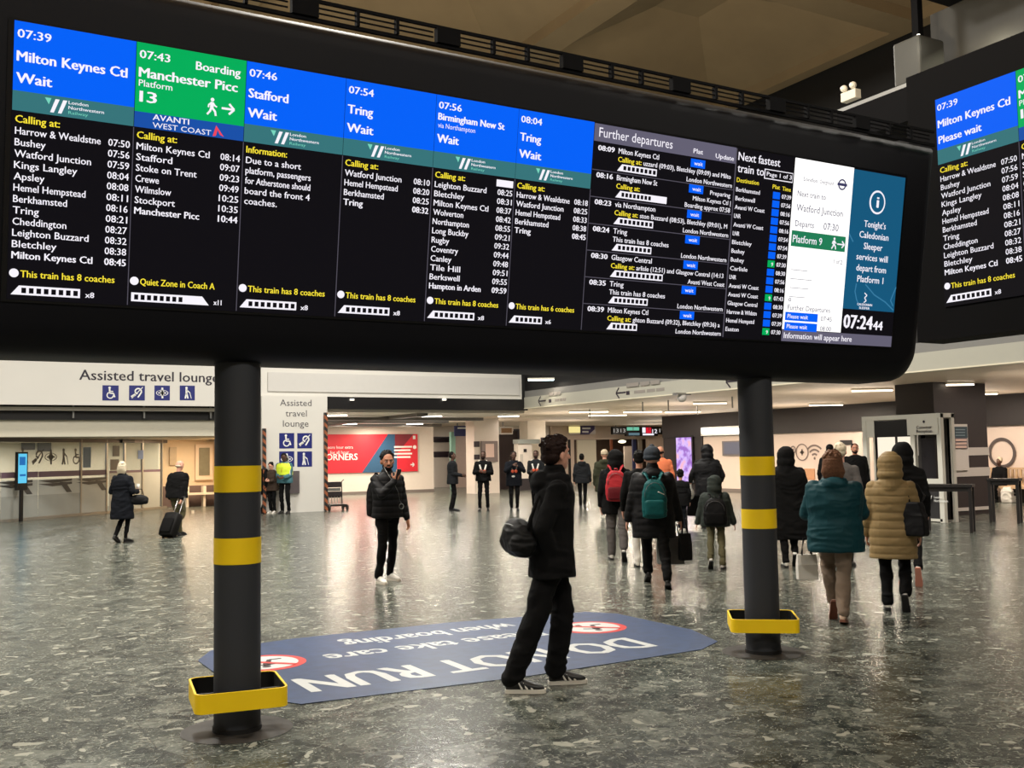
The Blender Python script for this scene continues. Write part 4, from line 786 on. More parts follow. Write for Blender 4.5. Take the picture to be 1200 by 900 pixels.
for i, (a0, y0, a1, y1, kind_) in enumerate(((718, 500, 726, 509, '13'), (726, 500, 734, 509, '13'), (734, 500, 751, 511, 'T'), (752, 500, 771, 511, 'R'), (771, 500, 782, 509, '12'))):
    Y = 48.9+.06*i; pt = r5('screen_box', a0, y0, a1, y1, dark_strip, Y, .2, pn); a = ay(a0, y0, Y); b_ = ay(a1, y1, Y); FY = Flat((0, Y, 0), XW, ZW, -YW); W_ = b_.x-a.x; H_ = a.z-b_.z
    m_ = MB()
    if kind_ in ('13', '12'): FY.text(m_, kind_, (a.x+b_.x)/2, b_.z+H_*.25, H_*.7, W_*.72, .02, 'c'); attach(m_, 'number', glow('screen_dim', (170, 166, 160), 1.), pt)
    elif kind_ == 'T':
        FY.rect(m_, a.x+.03, a.z-H_*.4, b_.x-.12, a.z-.03, .01); attach(m_, 'green_bar', glow('plat_green', (110, 190, 160), 1.), pt); m_ = MB(); FY.rect(m_, a.x+.15, b_.z+.05, b_.x-.1, b_.z+H_*.35, .01); attach(m_, 'display', glow('plat_slate', (90, 116, 126), 1.), pt)
    else:
        FY.rect(m_, a.x+.3, b_.z+H_*.3, a.x+W_*.58, a.z-.05, .01); attach(m_, 'red_field', glow('plat_red', (214, 30, 50), 1.), pt); m_ = MB(); FY.rect(m_, a.x+.03, b_.z+H_*.35, a.x+.27, a.z-.05, .01); FY.rect(m_, a.x+.05, b_.z+.05, b_.x-.3, b_.z+.15, .01); FY.text(m_, '12', a.x+W_*.8, b_.z+H_*.3, H_*.62, W_*.3, .03, 'c', .012); attach(m_, 'number', TX, pt)
# advertising screen on the shop wall, bright sign, wall screen, icons, ring
def r29(name, px0, py0, px1, py1, M, X=28.9, t=.06, par=None):
    a = ax(px0, py0, X); b_ = ax(px1, py1, X); mb_ = MB().bb((X, a.y, b_.z), (X+t, b_.y, a.z)); return attach(mb_, name, M, par) if par else mb_.build(name, M)
ad = empty('advertising_screen', ax(801, 540, 28.9)); tag(ad, 'tall pink and lilac advertising screen on the dark cladding', 'screen')
r29('casing', 790, 511, 813, 567, dark_strip, 28.86, .09, ad)
adm = bpy.data.materials.new('advert'); adm.use_nodes = True; nt = adm.node_tree; bs_ = nt.nodes['Principled BSDF']; tcn = nt.nodes.new('ShaderNodeTexCoord'); nzn = nt.nodes.new('ShaderNodeTexNoise'); nzn.inputs['Scale'].default_value = 2.6; nzn.inputs['Detail'].default_value = 3
rp = nt.nodes.new('ShaderNodeValToRGB'); e = rp.color_ramp.elements; e[0].position = .38; e[0].color = (*srgb((150, 96, 196)), 1); e[1].position = .66; e[1].color = (*srgb((236, 176, 196)), 1); q = e.new(.5); q.color = (*srgb((206, 178, 246)), 1)
nt.links.new(tcn.outputs['Object'], nzn.inputs['Vector']); nt.links.new(nzn.outputs['Fac'], rp.inputs[0]); nt.links.new(rp.outputs[0], bs_.inputs['Emission Color']); bs_.inputs['Emission Strength'].default_value = 1.1; bs_.inputs['Base Color'].default_value = (.02, .02, .02, 1)
r29('display', 792, 513, 811, 565, adm, 28.84, .02, ad)
sgn = empty('lit_shop_sign', ax(847, 505, 28.9)); tag(sgn, 'overexposed white illuminated sign above the shop wall', 'sign')
r29('tray', 821, 501, 874, 509, white_panel, 28.86, .05, sgn)
for i in range(13): r29('letter_box', 822+i*4, 502, 824.9+i*4, 508, tube_glow, 28.80, .06, sgn)
ws_ = empty('wall_screen', ax(858, 525, 28.95)); tag(ws_, 'small grey wall screen on the cream shop wall', 'screen'); r29('frame', 846, 517, 869, 534, mat('screen_frame', (120, 112, 112), .4), 28.93, .06, ws_); r29('display', 848, 518.5, 867, 532, glow('wall_grey', (140, 134, 140), .8), 28.91, .02, ws_)
F29 = Flat((28.99, 0, 0), -YW, ZW, -XW); gi = mat('icon_ink', (120, 104, 98), .5)
def icon(px, py, kind_, label):
    p = ax(px, py, 28.99); m_ = MB(); U, V = -p.y, p.z
    if kind_ == 0: F29.ring(m_, U, V, .15, .05, .01); F29.disc(m_, U, V, .05, .01)
    elif kind_ == 1: F29.ring(m_, U, V, .33, .045, .01); F29.line(m_, (U-.1, V), (U+.1, V), .05, .01); F29.line(m_, (U, V-.12), (U, V+.12), .06, .01); F29.disc(m_, U, V, .07, .01)
    else:
        F29.disc(m_, U, V-.26, .05, .01)
        for r in (.2, .36, .52): F29.ring(m_, U, V-.26, r, .07, .01, 14, PI*.25, PI*.75)
    tag(m_.build('wall_icon', gi), label, 'icon')
icon(929.5, 527, 0, 'small round icon, first on the cream shop wall'); icon(940, 530, 1, 'ringed round icon in the middle of the cream shop wall'); icon(954.5, 529, 2, 'wireless arcs icon on the cream shop wall')
tag(r29('wall_socket_panel', 984, 516, 998, 521, dark_strip, 28.95, .04), 'short black panel above the heads on the cream shop wall', 'panel')
p = ax(945, 557, 28.2); ch = empty('wooden_chair', (28.1, p.y, 0)); tag(ch, 'tan wooden chair by the cream shop wall', 'chair'); tcm = mat('tan_chair', (190, 142, 104), .5, var=.1)
MB().box((.25, 0, .78), (.05, .55, .42)).build('backrest', tcm, ch, bevel=.02); MB().box((0, 0, .45), (.5, .52, .05)).build('seat', tcm, ch)
for sx in (-1, 1):
    for sy in (-1, 1): MB().bb((sx*.22-.02, sy*.22-.02, 0), (sx*.22+.02, sy*.22+.02, .43)).build('leg', tcm, ch)
rg = MB(); F29.ring(rg, -20.17, 1.49, .47, .095, .03, 40); tag(rg.build('wall_ring', mat('ring_grey', (84, 74, 72), .4)), 'large dark ring painted on the cream wall above the seats', 'ring')
# dark pier with poster, kiosk, tables, bench
dp = empty('dark_pier', (22.4, 16.7, 0)); tag(dp, 'dark clad square pier with white bands behind the photo kiosk', 'pier', kind='structure')
attach(MB().bb((21.5, 16.75, 0), (23.5, 17.9, 3.3)), 'wall_panel', mat('pier_dark', (48, 40, 40), .5, var=.12), dp)
wbm = mat('band_white', (206, 200, 192), .5)
for y0, y1 in ((525, 533.5), (549, 558)): a = ay(1105, y0, 16.7); b_ = ay(1145, y1, 16.7); attach(MB().bb((21.5, 16.72, b_.z), (23.5, 16.75, a.z)), 'white_band', wbm, dp)
attach(MB().bb((21.5, 16.72, .10), (23.5, 16.75, .18)), 'white_band', wbm, dp)
pc = empty('welcome_poster', ay(1127, 520, 16.65)); tag(pc, 'white poster with teal and pink shield panel on the dark pier', 'poster')
def r16(name, px0, py0, px1, py1, M, Y, t, par): a = ay(px0, py0, Y); b_ = ay(px1, py1, Y); return attach(MB().bb((a.x, Y, b_.z), (b_.x, Y+t, a.z)), name, M, par)
r16('sheet', 1117, 497, 1136, 551, mat('sheet_white', (214, 208, 200), .5), 16.66, .05, pc); r16('teal_block', 1118.5, 500, 1134, 513, mat('shield_teal', (52, 74, 84), .5), 16.64, .02, pc)
r16('grey_block', 1119, 513, 1134, 526, mat('shield_grey', (104, 96, 102), .5), 16.64, .02, pc); 
m_ = MB()
for i, (y, c_) in enumerate(((514.5, 0), (518.5, 0), (522.5, 0))): a = ay(1120, y, 16.62); b_ = ay(1133, y+2.4, 16.62); m_.bb((a.x, 16.62, b_.z), (b_.x, 16.64, a.z))
attach(m_, 'pink_line', mat('shield_pink', (220, 190, 176), .5), pc)
m_ = MB()
for i in range(3): a = ay(1120, 503+3.3*i, 16.62); b_ = ay(1131, 504+3.3*i, 16.62); m_.bb((a.x, 16.62, b_.z), (b_.x, 16.64, a.z))
attach(m_, 'teal_line', mat('shield_line', (130, 150, 158), .5), pc)
KX = 19.8; ky = lambda px: ax(px, 550, KX).y
kk = empty('photo_kiosk', (20.4, 16.4, 0)); tag(kk, 'white framed glazed kiosk with dark lower panels behind the tan coat', 'kiosk')
kw = mat('kiosk_white', (208, 206, 196), .4, var=.02); y0, yM, y1 = 17.45, 16.05, 15.33; KD = .42
for Y in (y0, yM, y1): attach(MB().bb((KX, Y-.06, 0), (KX+.1, Y+.06, 2.45)), 'frame_post', kw, kk); attach(MB().bb((KX+KD-.05, Y-.06, 0), (KX+KD+.05, Y+.06, 2.45)), 'frame_post', kw, kk)
attach(MB().bb((KX, y1-.06, 2.36), (KX+KD+.05, y0+.06, 2.46)), 'roof', kw, kk)
attach(MB().bb((KX+.02, yM+.06, 1.95), (KX+.08, y0-.3, 2.34)), 'header_panel', dark_strip, kk); attach(MB().bb((KX+.01, y0-.3, 1.95), (KX+.08, y0-.05, 2.36)), 'header_panel', kw, kk)
hs = attach(MB().bb((KX-.02, y1, 1.98), (KX+.08, yM+.12, 2.36)), 'header_sign', kw, kk)
FK = Flat((KX-.03, 0, 0), -YW, ZW, -XW); m_ = MB(); FK.text(m_, 'Customer', -(y1+yM)/2, 2.12, .1, .42, .02, 'c'); FK.text(m_, 'Reception', -(y1+yM)/2, 2.03, .1, .42, .02, 'c'); FK.disc(m_, -(y1+yM)/2, 2.28, .03, .005); attach(m_, 'lettering', dark_text, hs)
attach(MB().bb((KX+.04, y1+.14, .98), (KX+.06, yM-.2, 1.9)), 'glass_pane', mat('dark_glass', (38, 36, 38), .08, var=.5, scale=3), kk)
attach(MB().bb((KX+.02, y1, .78), (KX+.1, yM, .98)), 'rail', kw, kk); attach(MB().bb((KX+.02, y1, .05), (KX+.1, y0, .75)), 'lower_panel', mat('kiosk_dark', (44, 43, 45), .45, var=.06), kk)
attach(MB().bb((KX, y1, 0.02), (KX+.1, y0, .08)), 'kick_rail', kw, kk)
attach(MB().bb((KX+KD-.05, y1, .05), (KX+KD-.01, y0, 2.34)), 'back_panel', mat('kiosk_back', (54, 50, 48), .5), kk)
attach(MB().bb((KX+KD-.08, 16.2, 1.5), (KX+KD-.05, 16.75, 2.1)).bb((KX+KD-.08, 16.85, .9), (KX+KD-.05, 17.35, 2.1)), 'lit_window', glow('kiosk_lit', (250, 236, 214), 1.1), kk)
m_ = MB()
for k in (0, .1): FK.poly(m_, [(-15.78+k, .42), (-15.73+k, .42), (-15.66+k, .6), (-15.71+k, .6)], .0)
FK.text(m_, 'London', -15.5, .54, .08, .2, .02); FK.text(m_, 'Northwestern', -15.5, .46, .08, .36, .02); attach(m_, 'logo', white_text, kk)

def table(px0, px1, py, z, label, dpt=.6):
    a = fl(px0, py, z); b_ = fl(px1, py, z); t = empty('high_table', ((a.x+b_.x)/2, (a.y+b_.y)/2, 0)); tag(t, label, 'table')
    d = (b_-a); d.z = 0; L = d.length; d.normalize(); n = Vector((-d.y, d.x, 0)); t.rotation_euler = (0, 0, math.atan2(d.y, d.x))
    MB().box((0, 0, z), (L, dpt, .05)).build('tabletop', blk, t)
    MB().box((0, 0, z-.07), (L-.1, dpt-.1, .08)).build('apron', blk, t)
    for sx in (-1, 1):
        for sy in (-1, 1): MB().bb((sx*(L/2-.05)-.03, sy*(dpt/2-.05)-.03, 0), (sx*(L/2-.05)+.03, sy*(dpt/2-.05)+.03, z)).build('leg', blk, t)
table(1082, 1141, 569, .92, 'dark high table in front of the dark pier'); table(1158, 1196, 562, .95, 'dark high table below the ring on the cream wall', .45)
sb = empty('slatted_bench', (28, 19.6, 0)); tag(sb, 'cream slatted bench along the wall under the ring', 'bench'); tan = mat('tan_wood', (198, 168, 134), .5, var=.1)
attach(MB().bb((28.1, 17.5, .42), (28.75, 21.2, .5)), 'seat', tan, sb); attach(MB().bb((28.7, 17.5, .5), (28.76, 21.2, .56)), 'lower_rail', tan, sb); attach(MB().bb((28.7, 17.5, .98), (28.76, 21.2, 1.04)), 'top_rail', tan, sb)
for i in range(26): attach(MB().bb((28.71, 17.55+.14*i, .55), (28.75, 17.62+.14*i, 1.0)), 'slat', tan, sb)
for y in (17.7, 19.3, 21.0): attach(MB().bb((28.15, y-.03, 0), (28.7, y+.03, .42)), 'leg', blk, sb)
yl = ay(916, 480, 30); tag(MB().box((0, 0, 0), (.5, .08, .24)).build('yellow_lit_sign', glow('lit_yellow', (255, 222, 0), 1.1)), 'small yellow lit sign beside the near grey pillar', 'sign').location = yl
lw = ax(634, 445.5, 17.9); lt = lamp_tube((lw.x, lw.y, lw.z), .9, 'single cool strip light in the black corner above the beam end', None, glow('cool_tube', (225, 250, 255), 5.), -YAW, 15)

MB().bb((-.015, -.015, .05), (.015, .015, 10.7-lw.z)).build('hanger_rod', rail_m, lt)
# uplights standing on the departure board throw a warm wash on the coffers
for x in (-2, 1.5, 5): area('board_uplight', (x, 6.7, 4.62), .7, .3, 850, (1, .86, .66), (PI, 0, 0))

# unseen upward fill lights, added to brighten the low and passage ceilings
for x in (22, 27):
    for y in (6, 13, 20, 27, 34, 42): area('ceiling_fill', (x, y, 2.35), 2.5, 2.5, 26, (1, .88, .76), (PI, 0, 0))
for x, y in ((33, 42), (36, 47), (12.5, 36), (16.5, 36), (13, 41.5), (17, 41.5)): area('ceiling_fill', (x, y, 2.3), 2.2, 2.2, 20, (1, .9, .8), (PI, 0, 0))

# =================================================================== PEOPLE
skin_pale = mat('skin_pale', (214, 158, 136), .5, var=.04, scale=20); skin_tan = mat('skin_tan', (184, 126, 98), .5, var=.04, scale=20); skin_dark = mat('skin_dark', (86, 58, 46), .5, var=.05, scale=20)
def cloth(name, rgb, var=.12, rough=.9):
    M = mat('cloth_'+name, rgb, rough, var=var, scale=7, bump=.12); M.node_tree.nodes['Principled BSDF'].inputs['Specular IOR Level'].default_value = .2; return M
blackc = cloth('black', (9, 9, 10)); blackp = cloth('black_puffer', (14, 14, 17), .15, .6); navyc = cloth('navy_black', (14, 17, 24)); tealc = cloth('teal', (14, 60, 68), .12, .6); tanc = cloth('tan', (142, 120, 82), .1, .6)
khaki = cloth('khaki', (88, 84, 62)); stone = cloth('stone', (128, 112, 98)); greyc = cloth('grey', (84, 80, 78)); olive = cloth('olive', (46, 48, 34)); charcoal = cloth('charcoal', (28, 30, 33)); whitec = cloth('white', (216, 212, 204)); hiv = mat('cloth_hi_vis', (226, 246, 60), .6, emit=0., var=.05); hiv_t = cloth('hi_vis_teal', (70, 112, 122)); orange = cloth('orange', (214, 118, 80)); brownc = cloth('brown', (66, 54, 46))
hair_dark = mat('hair_dark', (12, 9, 8), .6, var=.3, scale=40, bump=.5); hair_brown = mat('hair_brown', (36, 22, 19), .6, var=.3, scale=40, bump=.5); hair_white = mat('hair_white', (206, 192, 166), .5, var=.15, scale=40, bump=.5); hair_ginger = mat('hair_ginger', (112, 78, 58), .5, var=.3, scale=40, bump=.5)
for h_ in (hair_dark, hair_brown, hair_ginger): h_.node_tree.nodes['Principled BSDF'].inputs['Specular IOR Level'].default_value = .15
shoe_black = mat('shoe_black', (20, 20, 21), .4, var=.1); shoe_white = mat('shoe_white', (222, 218, 210), .45, var=.05); sole_w = mat('sole_white', (214, 208, 196), .5, var=.05); sole_b = mat('sole_dark', (26, 24, 24), .6); sole_p = mat('sole_pink', (196, 130, 112), .6, var=.1); sole_br = mat('sole_brown', (110, 66, 48), .6, var=.1); sole_blk = sole_b
beanie_m = cloth('beanie', (56, 62, 70)); knit_beige = cloth('knit_beige', (186, 170, 146)); eye_w = mat('eye_white', (220, 214, 206), .2); eye_d = mat('eye_iris', (26, 18, 14), .15)
ORG = []   # organic meshes waiting for their voxel pass
def organic(mb, name, m, parent, voxel=.012, smooth=3, folds=0., quilt=0., fz=1.):
    o = mb.build(name, m, parent)
    r = o.modifiers.new('r', 'REMESH'); r.mode = 'VOXEL'; r.voxel_size = voxel; r.use_smooth_shade = True
    if smooth: q = o.modifiers.new('q', 'SMOOTH'); q.iterations = smooth; q.factor = .5
    ORG.append((o, folds, quilt, fz)); return o
def ik(a, b, l1, l2, hint):
    a, b = Vector(a), Vector(b); d = b-a; L = min(d.length, (l1+l2)*.999); u = d.normalized(); b = a+u*L
    k = (l1*l1-l2*l2+L*L)/(2*L); h = math.sqrt(max(l1*l1-k*k, 0)); n = Vector(hint); n = (n-u*n.dot(u)).normalized(); return a+u*k+n*h, b
def hand(mb, wr, d, n, curl=.5, th=1, r=.0085, spread=.0):
    """palm and five fingers: wr wrist, d finger direction, n palm normal, th side of the thumb"""
    d = Vector(d).normalized(); n = Vector(n); n = (n-d*n.dot(d)).normalized(); s_ = d.cross(n)*th; wr = Vector(wr)
    R = Matrix((s_, d, n)).transposed(); mb.ell(wr+d*.045, (.040, .055, .017), R, 12, 8); mb.cap(wr-d*.02, wr+d*.03, .024, .024)
    for i, (o, L) in enumerate(((.029, .070), (.010, .080), (-.010, .074), (-.028, .058))):
        p = wr+d*.085+s_*o; a = curl*.5; prev = p-d*.02
        for k, f in enumerate((.42, .32, .26)):
            q = p+(d*math.cos(a)+n*math.sin(a)+s_*spread*(1.5-i)*.15)*L*f; mb.cap(prev if k == 0 else p, q, r, r*.92, 8); p = q; a += curl
    p = wr+d*.02+s_*.03; q = p+(d*.55+s_*.75+n*.35).normalized()*.042; mb.cap(p, q, .012, .0105, 8); mb.cap(q, q+(d*.85+s_*.3+n*(.3+curl*.4)).normalized()*.034, .0105, .009, 8)
def shoe(root, ball, yaw, pitch, up_m, so_m, side, stripes=False, sc=1., voxel=.008, name='shoe'):
    """shoe standing on its ball at `ball` (local), heel lifted by pitch"""
    B = Vector((0, .07, 0)); Rz = Matrix.Rotation(yaw, 3, 'Z'); Rx = Matrix.Rotation(-pitch, 3, 'X')
    T = lambda v: Vector(ball) + Rz @ (Rx @ ((v-B)*sc))
    m_ = MB(); out = []
    prof = [(-.115, .028), (-.10, .034), (-.05, .036), (.0, .036), (.06, .044), (.11, .044), (.145, .034), (.162, .015)]
    pts = [(x, y) for y, x in prof]+[(-x, y) for y, x in reversed(prof)]
    m_.prism(pts, Vector((0, 0, .002)), XW, YW, ZW, .026); m_.xform(T); so = m_.build('sole', so_m, None)
    u = MB(); rings = []
    for y, w, h, zc in ((-.112, .020, .030, .055), (-.10, .031, .05, .06), (-.06, .035, .052, .062), (-.02, .035, .045, .058), (.03, .038, .036, .05), (.08, .042, .028, .042), (.12, .036, .022, .036), (.152, .016, .014, .030)):
        rings.append([Vector((w*math.cos(2*PI*i/14), y, zc+h*math.sin(2*PI*i/14) if math.sin(2*PI*i/14) > 0 else zc+(zc-.02)*math.sin(2*PI*i/14))) for i in range(14)])
    u.loft(rings); u.cap((0, -.065, .06), (0, -.065, .10), .036, .036); u.xform(T)
    so_name = so; up_ = organic(u, name, up_m, root, voxel, 2); so.parent = up_
    if stripes:
        for k in (-.005, .03, .065):
            for sd in (-1, 1):
                q = MB(); q.cap((sd*.036, k+.005, .032), (sd*.026, k-.02, .078-k*.28), .0075, .0065, 8, 1.0); q.xform(T); q.build('side_stripe', shoe_white, up_, True)
        q = MB(); q.ell((0, -.104, .075), (.024, .014, .026)); q.xform(T); q.build('heel_tab', shoe_white, up_, True)
    return T(Vector((0, -.065, .085)))
def person(px, py, h, turn, label, group=None, top=blackc, legs=blackc, skin=skin_pale, hair='short', hair_m=hair_dark, shoes=(shoe_black, sole_b), feet=((.10, .0, 0, 0), (-.10, .0, 0, 0)), hands=None, hint=None, lean=0., head=(0., 0.),
           hem=.86, bulk=1., flare=1., leg_r=(.085, .062, .05), hood=None, collar=.0, puff=0., voxel=.014, fine=False, hz=1., bend=0., seat=None, vest=None, hand_pose=None, stripes=False, pos=None, shoe_yaw=0., extra=None, sleeve=1., beard=False, folds=.008, shoe_sc=1.):
    """turn: 0 faces away from the viewer, 90 to the picture's right, 180 towards us"""
    drop = bend if seat is None else .945-seat
    g = fl(px, py) if pos is None else Vector(pos); v = Vector((g.x, g.y)).normalized(); a = -math.radians(turn)
    dx, dy = v.x*math.cos(a)-v.y*math.sin(a), v.x*math.sin(a)+v.y*math.cos(a); rz = math.atan2(-dx, dy)
    root = empty('person', (g.x, g.y, g.z), rz); tag(root, label, 'person', group); s = h/1.75; root.scale = (1, 1, 1)
    vx = voxel
    def up_(p):
        p = Vector(p); k = max(0, p.z-.92); p.y += lean*k; p.z -= drop; return p
    def hd(p):     # head transform: turn and nod about the neck
        p = Vector(p); o = Vector((0, -.01, 1.50)); q = p-o; q = q*hz; q = Matrix.Rotation(-math.radians(head[0]), 3, 'Z') @ (Matrix.Rotation(math.radians(head[1]), 3, 'X') @ q); return up_(o+q)
    def S(v_): return Vector(v_)*s
    def fin(mb): mb.xform(lambda p: p*s); return mb
    hipz = .945-drop
    knees = []; anks = []
    for i, sd in enumerate((1, -1)):
        fx, fy, pitch, lift = feet[i]
        if abs(fx) > 2:      # given as the image point of the ball of the foot
            q = fl(fx, fy)-root.location; q = Matrix.Rotation(-rz, 3, 'Z') @ q; ball = Vector((q.x/s, q.y/s, lift))
        else: ball = Vector((fx, fy+.07, lift))
        an = shoe(root, ball*s, -sd*.10+shoe_yaw, math.radians(pitch), shoes[0], shoes[1], sd, stripes, s*1.02*shoe_sc, .006 if fine else .009)/s
        hp = Vector((sd*.09, 0, hipz)) if seat is None else Vector((sd*.1, -.02, seat)); kn, an2 = ik(hp, an+Vector((0, 0, .0)), .44, .43, (sd*.05, 1, 0.1)); knees.append((hp, kn, an))
    tr = MB(); tr.ell((0, -.005, hipz+.02), (.165*min(bulk, 1.15), .118, .13))
    for hp, kn, an in knees:
        tr.cap(hp, kn, leg_r[0], leg_r[1]); tr.cap(kn, an+Vector((0, 0, .02)), leg_r[1], leg_r[2]); 
    organic(fin(tr), 'trousers', legs, root, vx*s, 3, .012)
    # arms
    sh = [up_((sd*.176*bulk**.3, -.005, 1.385)) for sd in (1, -1)]; hands = hands or ((.26, .04, .86), (-.26, .04, .86)); arm = []
    for i, sd in enumerate((1, -1)):
        H_ = Vector(hands[i]); ht = (hint[i] if hint else (sd*.4, -1, -.3)); el, wr = ik(sh[i], H_, .29, .26, ht); arm.append((sh[i], el, wr))
    # body: one continuous skin mesh
    b = MB(); b.ell((0, 0, hipz+.02), (.14, .09, .12)); b.loft([[Vector((rx*math.cos(2*PI*i/16), ry*math.sin(2*PI*i/16)+yy, z)) if False else up_((rx*math.cos(2*PI*i/16), ry*math.sin(2*PI*i/16), z)) for i in range(16)] for z, rx, ry, yy in ((.93, .13, .09, 0), (1.05, .12, .085, 0), (1.2, .14, .095, 0), (1.36, .16, .095, 0), (1.43, .13, .07, 0), (1.46, .06, .055, 0))])
    for hp, kn, an in knees: b.cap(hp, kn, .065, .042); b.cap(kn, an, .042, .034)
    for i, (a_, el, wr) in enumerate(arm):
        b.cap(a_, el, .045, .036); b.cap(el, wr, .036, .025); sd = 1 if i == 0 else -1
        hp_ = (hand_pose[i] if hand_pose and hand_pose[i] else ((wr-el).normalized(), (-sd, 0, 0), .45, 1)); hand(b, wr, hp_[0], hp_[1], hp_[2], hp_[3]*sd, .0085 if fine else .0105)
    b.cap(up_((0, -.01, 1.40)), hd((0, -.008, 1.56)), .056, .052)
    hm = MB(); hm.ell((0, -.008, 1.655), (.077, .097, .095)); hm.ell((0, .022, 1.60), (.062, .070, .078)); hm.ell((0, .048, 1.553), (.042, .042, .032)); hm.cap((0, .086, 1.645), (0, .110, 1.607), .010, .0145, 8); hm.ell((0, .10, 1.605), (.018, .014, .010))
    hm.ell((0, .078, 1.572), (.026, .020, .007)); hm.ell((0, .076, 1.562), (.022, .020, .007)); hm.ell((0, .073, 1.664), (.052, .020, .012)); hm.ell((.036, .055, 1.615), (.022, .022, .020)); hm.ell((-.036, .055, 1.615), (.022, .022, .020))
    for sd in (1, -1): hm.ell((sd*.079, -.004, 1.622), (.011, .02, .032), Matrix.Rotation(sd*.25, 3, 'Z'))
    hm.xform(hd); b.add(hm.v, hm.f)
    body = organic(fin(b), 'body', skin, root, (.0065 if fine else .011)*max(s, .9), 2, 0)
    if fine or abs(turn) > 50:
        for sd in (1, -1):
            e = MB(); e.ell((sd*.031, .0765, 1.637), (.0125, .008, .0075), None, 12, 8); e.xform(hd); eo = fin(e).build('eye', eye_w, root, True)
            e = MB(); e.ell((sd*.031, .0825, 1.637), (.0062, .0035, .0062), None, 10, 6); e.xform(hd); fin(e).build('iris', eye_d, eo, True)
            e = MB(); e.cap((sd*.016, .094, 1.658), (sd*.048, .082, 1.660), .0048, .0035, 8); e.xform(hd); fin(e).build('eyebrow', hair_m, root, True)
        e = MB(); e.ell((0, .0925, 1.567), (.022, .008, .0045), None, 12, 6); e.xform(hd); fin(e).build('lips', mat('lips', (170, 96, 88), .45) if skin is not skin_dark else mat('lips_dark', (84, 44, 42), .45), root, True)
    # top
    t = MB(); rows = [(1.485, .085, .075), (1.46, .12, .09), (1.43, .168, .105), (1.385, .20, .120), (1.33, .208, .13), (1.24, .202, .135), (1.10, .192, .132), (.99, .198, .138)]
    for z in np.linspace(.93, hem, max(2, int((.93-hem)/.1)+1)) if hem < .9 else (hem,):
        f = 1+(flare-1)*min(1, (.95-z)/.4); rows.append((float(z), .205*f, .145*f))
    def trow(z, rx, ry):
        k = bulk if z < 1.44 else 1+(bulk-1)*.4; off = -drop*(1 if z < 1.0 else max(0, (1.4-z)/.4)*.0)
        return [up_((rx*k*math.copysign(abs(math.cos(q))**.85, math.cos(q)), ry*k*math.copysign(abs(math.sin(q))**.85, math.sin(q))-.004, z)) for q in [2*PI*i/24 for i in range(24)]]
    t.loft([trow(*r_) for r_ in reversed(rows)])
    for i, (a_, el, wr) in enumerate(arm):
        k = bulk**.5*sleeve; t.cap(a_, el, .072*k, .058*k); w2 = el+(wr-el)*.93; t.cap(el, w2, .058*k, .045*k)
    if collar: t.cap(up_((0, -.01, 1.44)), up_((0, -.012, 1.46+collar)), .095, .078)
    if hood == 'down':
        t.ell(up_((0, -.105, 1.44)), (.135, .075, .085), Matrix.Rotation(.35, 3, 'X')); t.ell(up_((0, -.03, 1.465)), (.13, .11, .045)); t.ell(up_((.08, .0, 1.47)), (.06, .09, .045)); t.ell(up_((-.08, .0, 1.47)), (.06, .09, .045))
    if hood == 'up':
        q = MB(); q.ell((0, -.030, 1.655), (.132, .128, .140)); q.ell((0, -.045, 1.55), (.135, .125, .11)); q.xform(hd); t.add(q.v, q.f); t.cap(up_((0, -.035, 1.52)), up_((0, -.03, 1.43)), .118, .150, 18); t.ell(up_((0, -.03, 1.45)), (.17, .125, .06))
    ts = organic(fin(t), 'coat' if hem < .75 else 'jacket', top, root, (min(vx, .009) if fine else vx)*s, 5 if fine else 3, folds, puff)
    # hair or hat
    hh = MB()
    if hair in ('short', 'quiff', 'long', 'bob', 'bun', 'crop', 'fringe'):
        k = .008 if hair == 'crop' else .014; rs = random.Random(int(px*7+py)); J = .012 if hair != 'crop' else 0
        hh.ell((0, -.024, 1.672+J*.4), (.079+k*.7, .080+k*.8, .080+k)); hh.ell((0, -.048, 1.62), (.074+k*.5, .060, .056))
        if hair == 'quiff':
            hh.ell((0, .0, 1.725), (.070, .085, .036), Matrix.Rotation(.12, 3, 'X')); hh.ell((0, -.045, 1.70), (.080, .070, .058))
        if hair != 'crop':
            for _ in range(46 if fine else 26):
                th_ = rs.uniform(-PI, PI); el_ = rs.uniform(.15, 1.35); R_ = .098
                a_ = Vector((R_*.88*math.cos(el_)*math.sin(th_), -.025+R_*math.cos(el_)*math.cos(th_), 1.672+R_*math.sin(el_)))
                if a_.y > .03 and a_.z < 1.738: continue
                dr = Vector((math.sin(th_)*.2+rs.uniform(-.3, .3), .9 if hair == 'quiff' else rs.uniform(-.2, .6), -.35*math.cos(el_)))*rs.uniform(.02, .04)
                hh.cap(a_, a_+dr, rs.uniform(.010, .016), .005, 7)
        if hair in ('long', 'bob'):
            z1 = 1.42 if hair == 'long' else 1.50
            hh.loft([[Vector((rx*math.cos(q), ry*math.sin(q)-.045, z)) for q in [2*PI*i/18 for i in range(18)]] for z, rx, ry in ((z1, .085, .035), (z1+.06, .11, .062), (1.60, .10, .072), (1.68, .09, .075))])
        if hair == 'bun': hh.ell((0, -.11, 1.70), (.045, .045, .045))
        hh.xform(hd); organic(fin(hh), 'hair', hair_m, root, (.0045 if fine else .008)*s, 1, .003)
    elif hair == 'beanie':
        hh.ell((0, -.012, 1.69), (.095, .112, .088)); hh.ell((0, -.012, 1.66), (.098, .115, .045)); hh.xform(hd); organic(fin(hh), 'knitted_hat', hair_m, root, .008*s, 1, .002)
    elif hair == 'pompom':
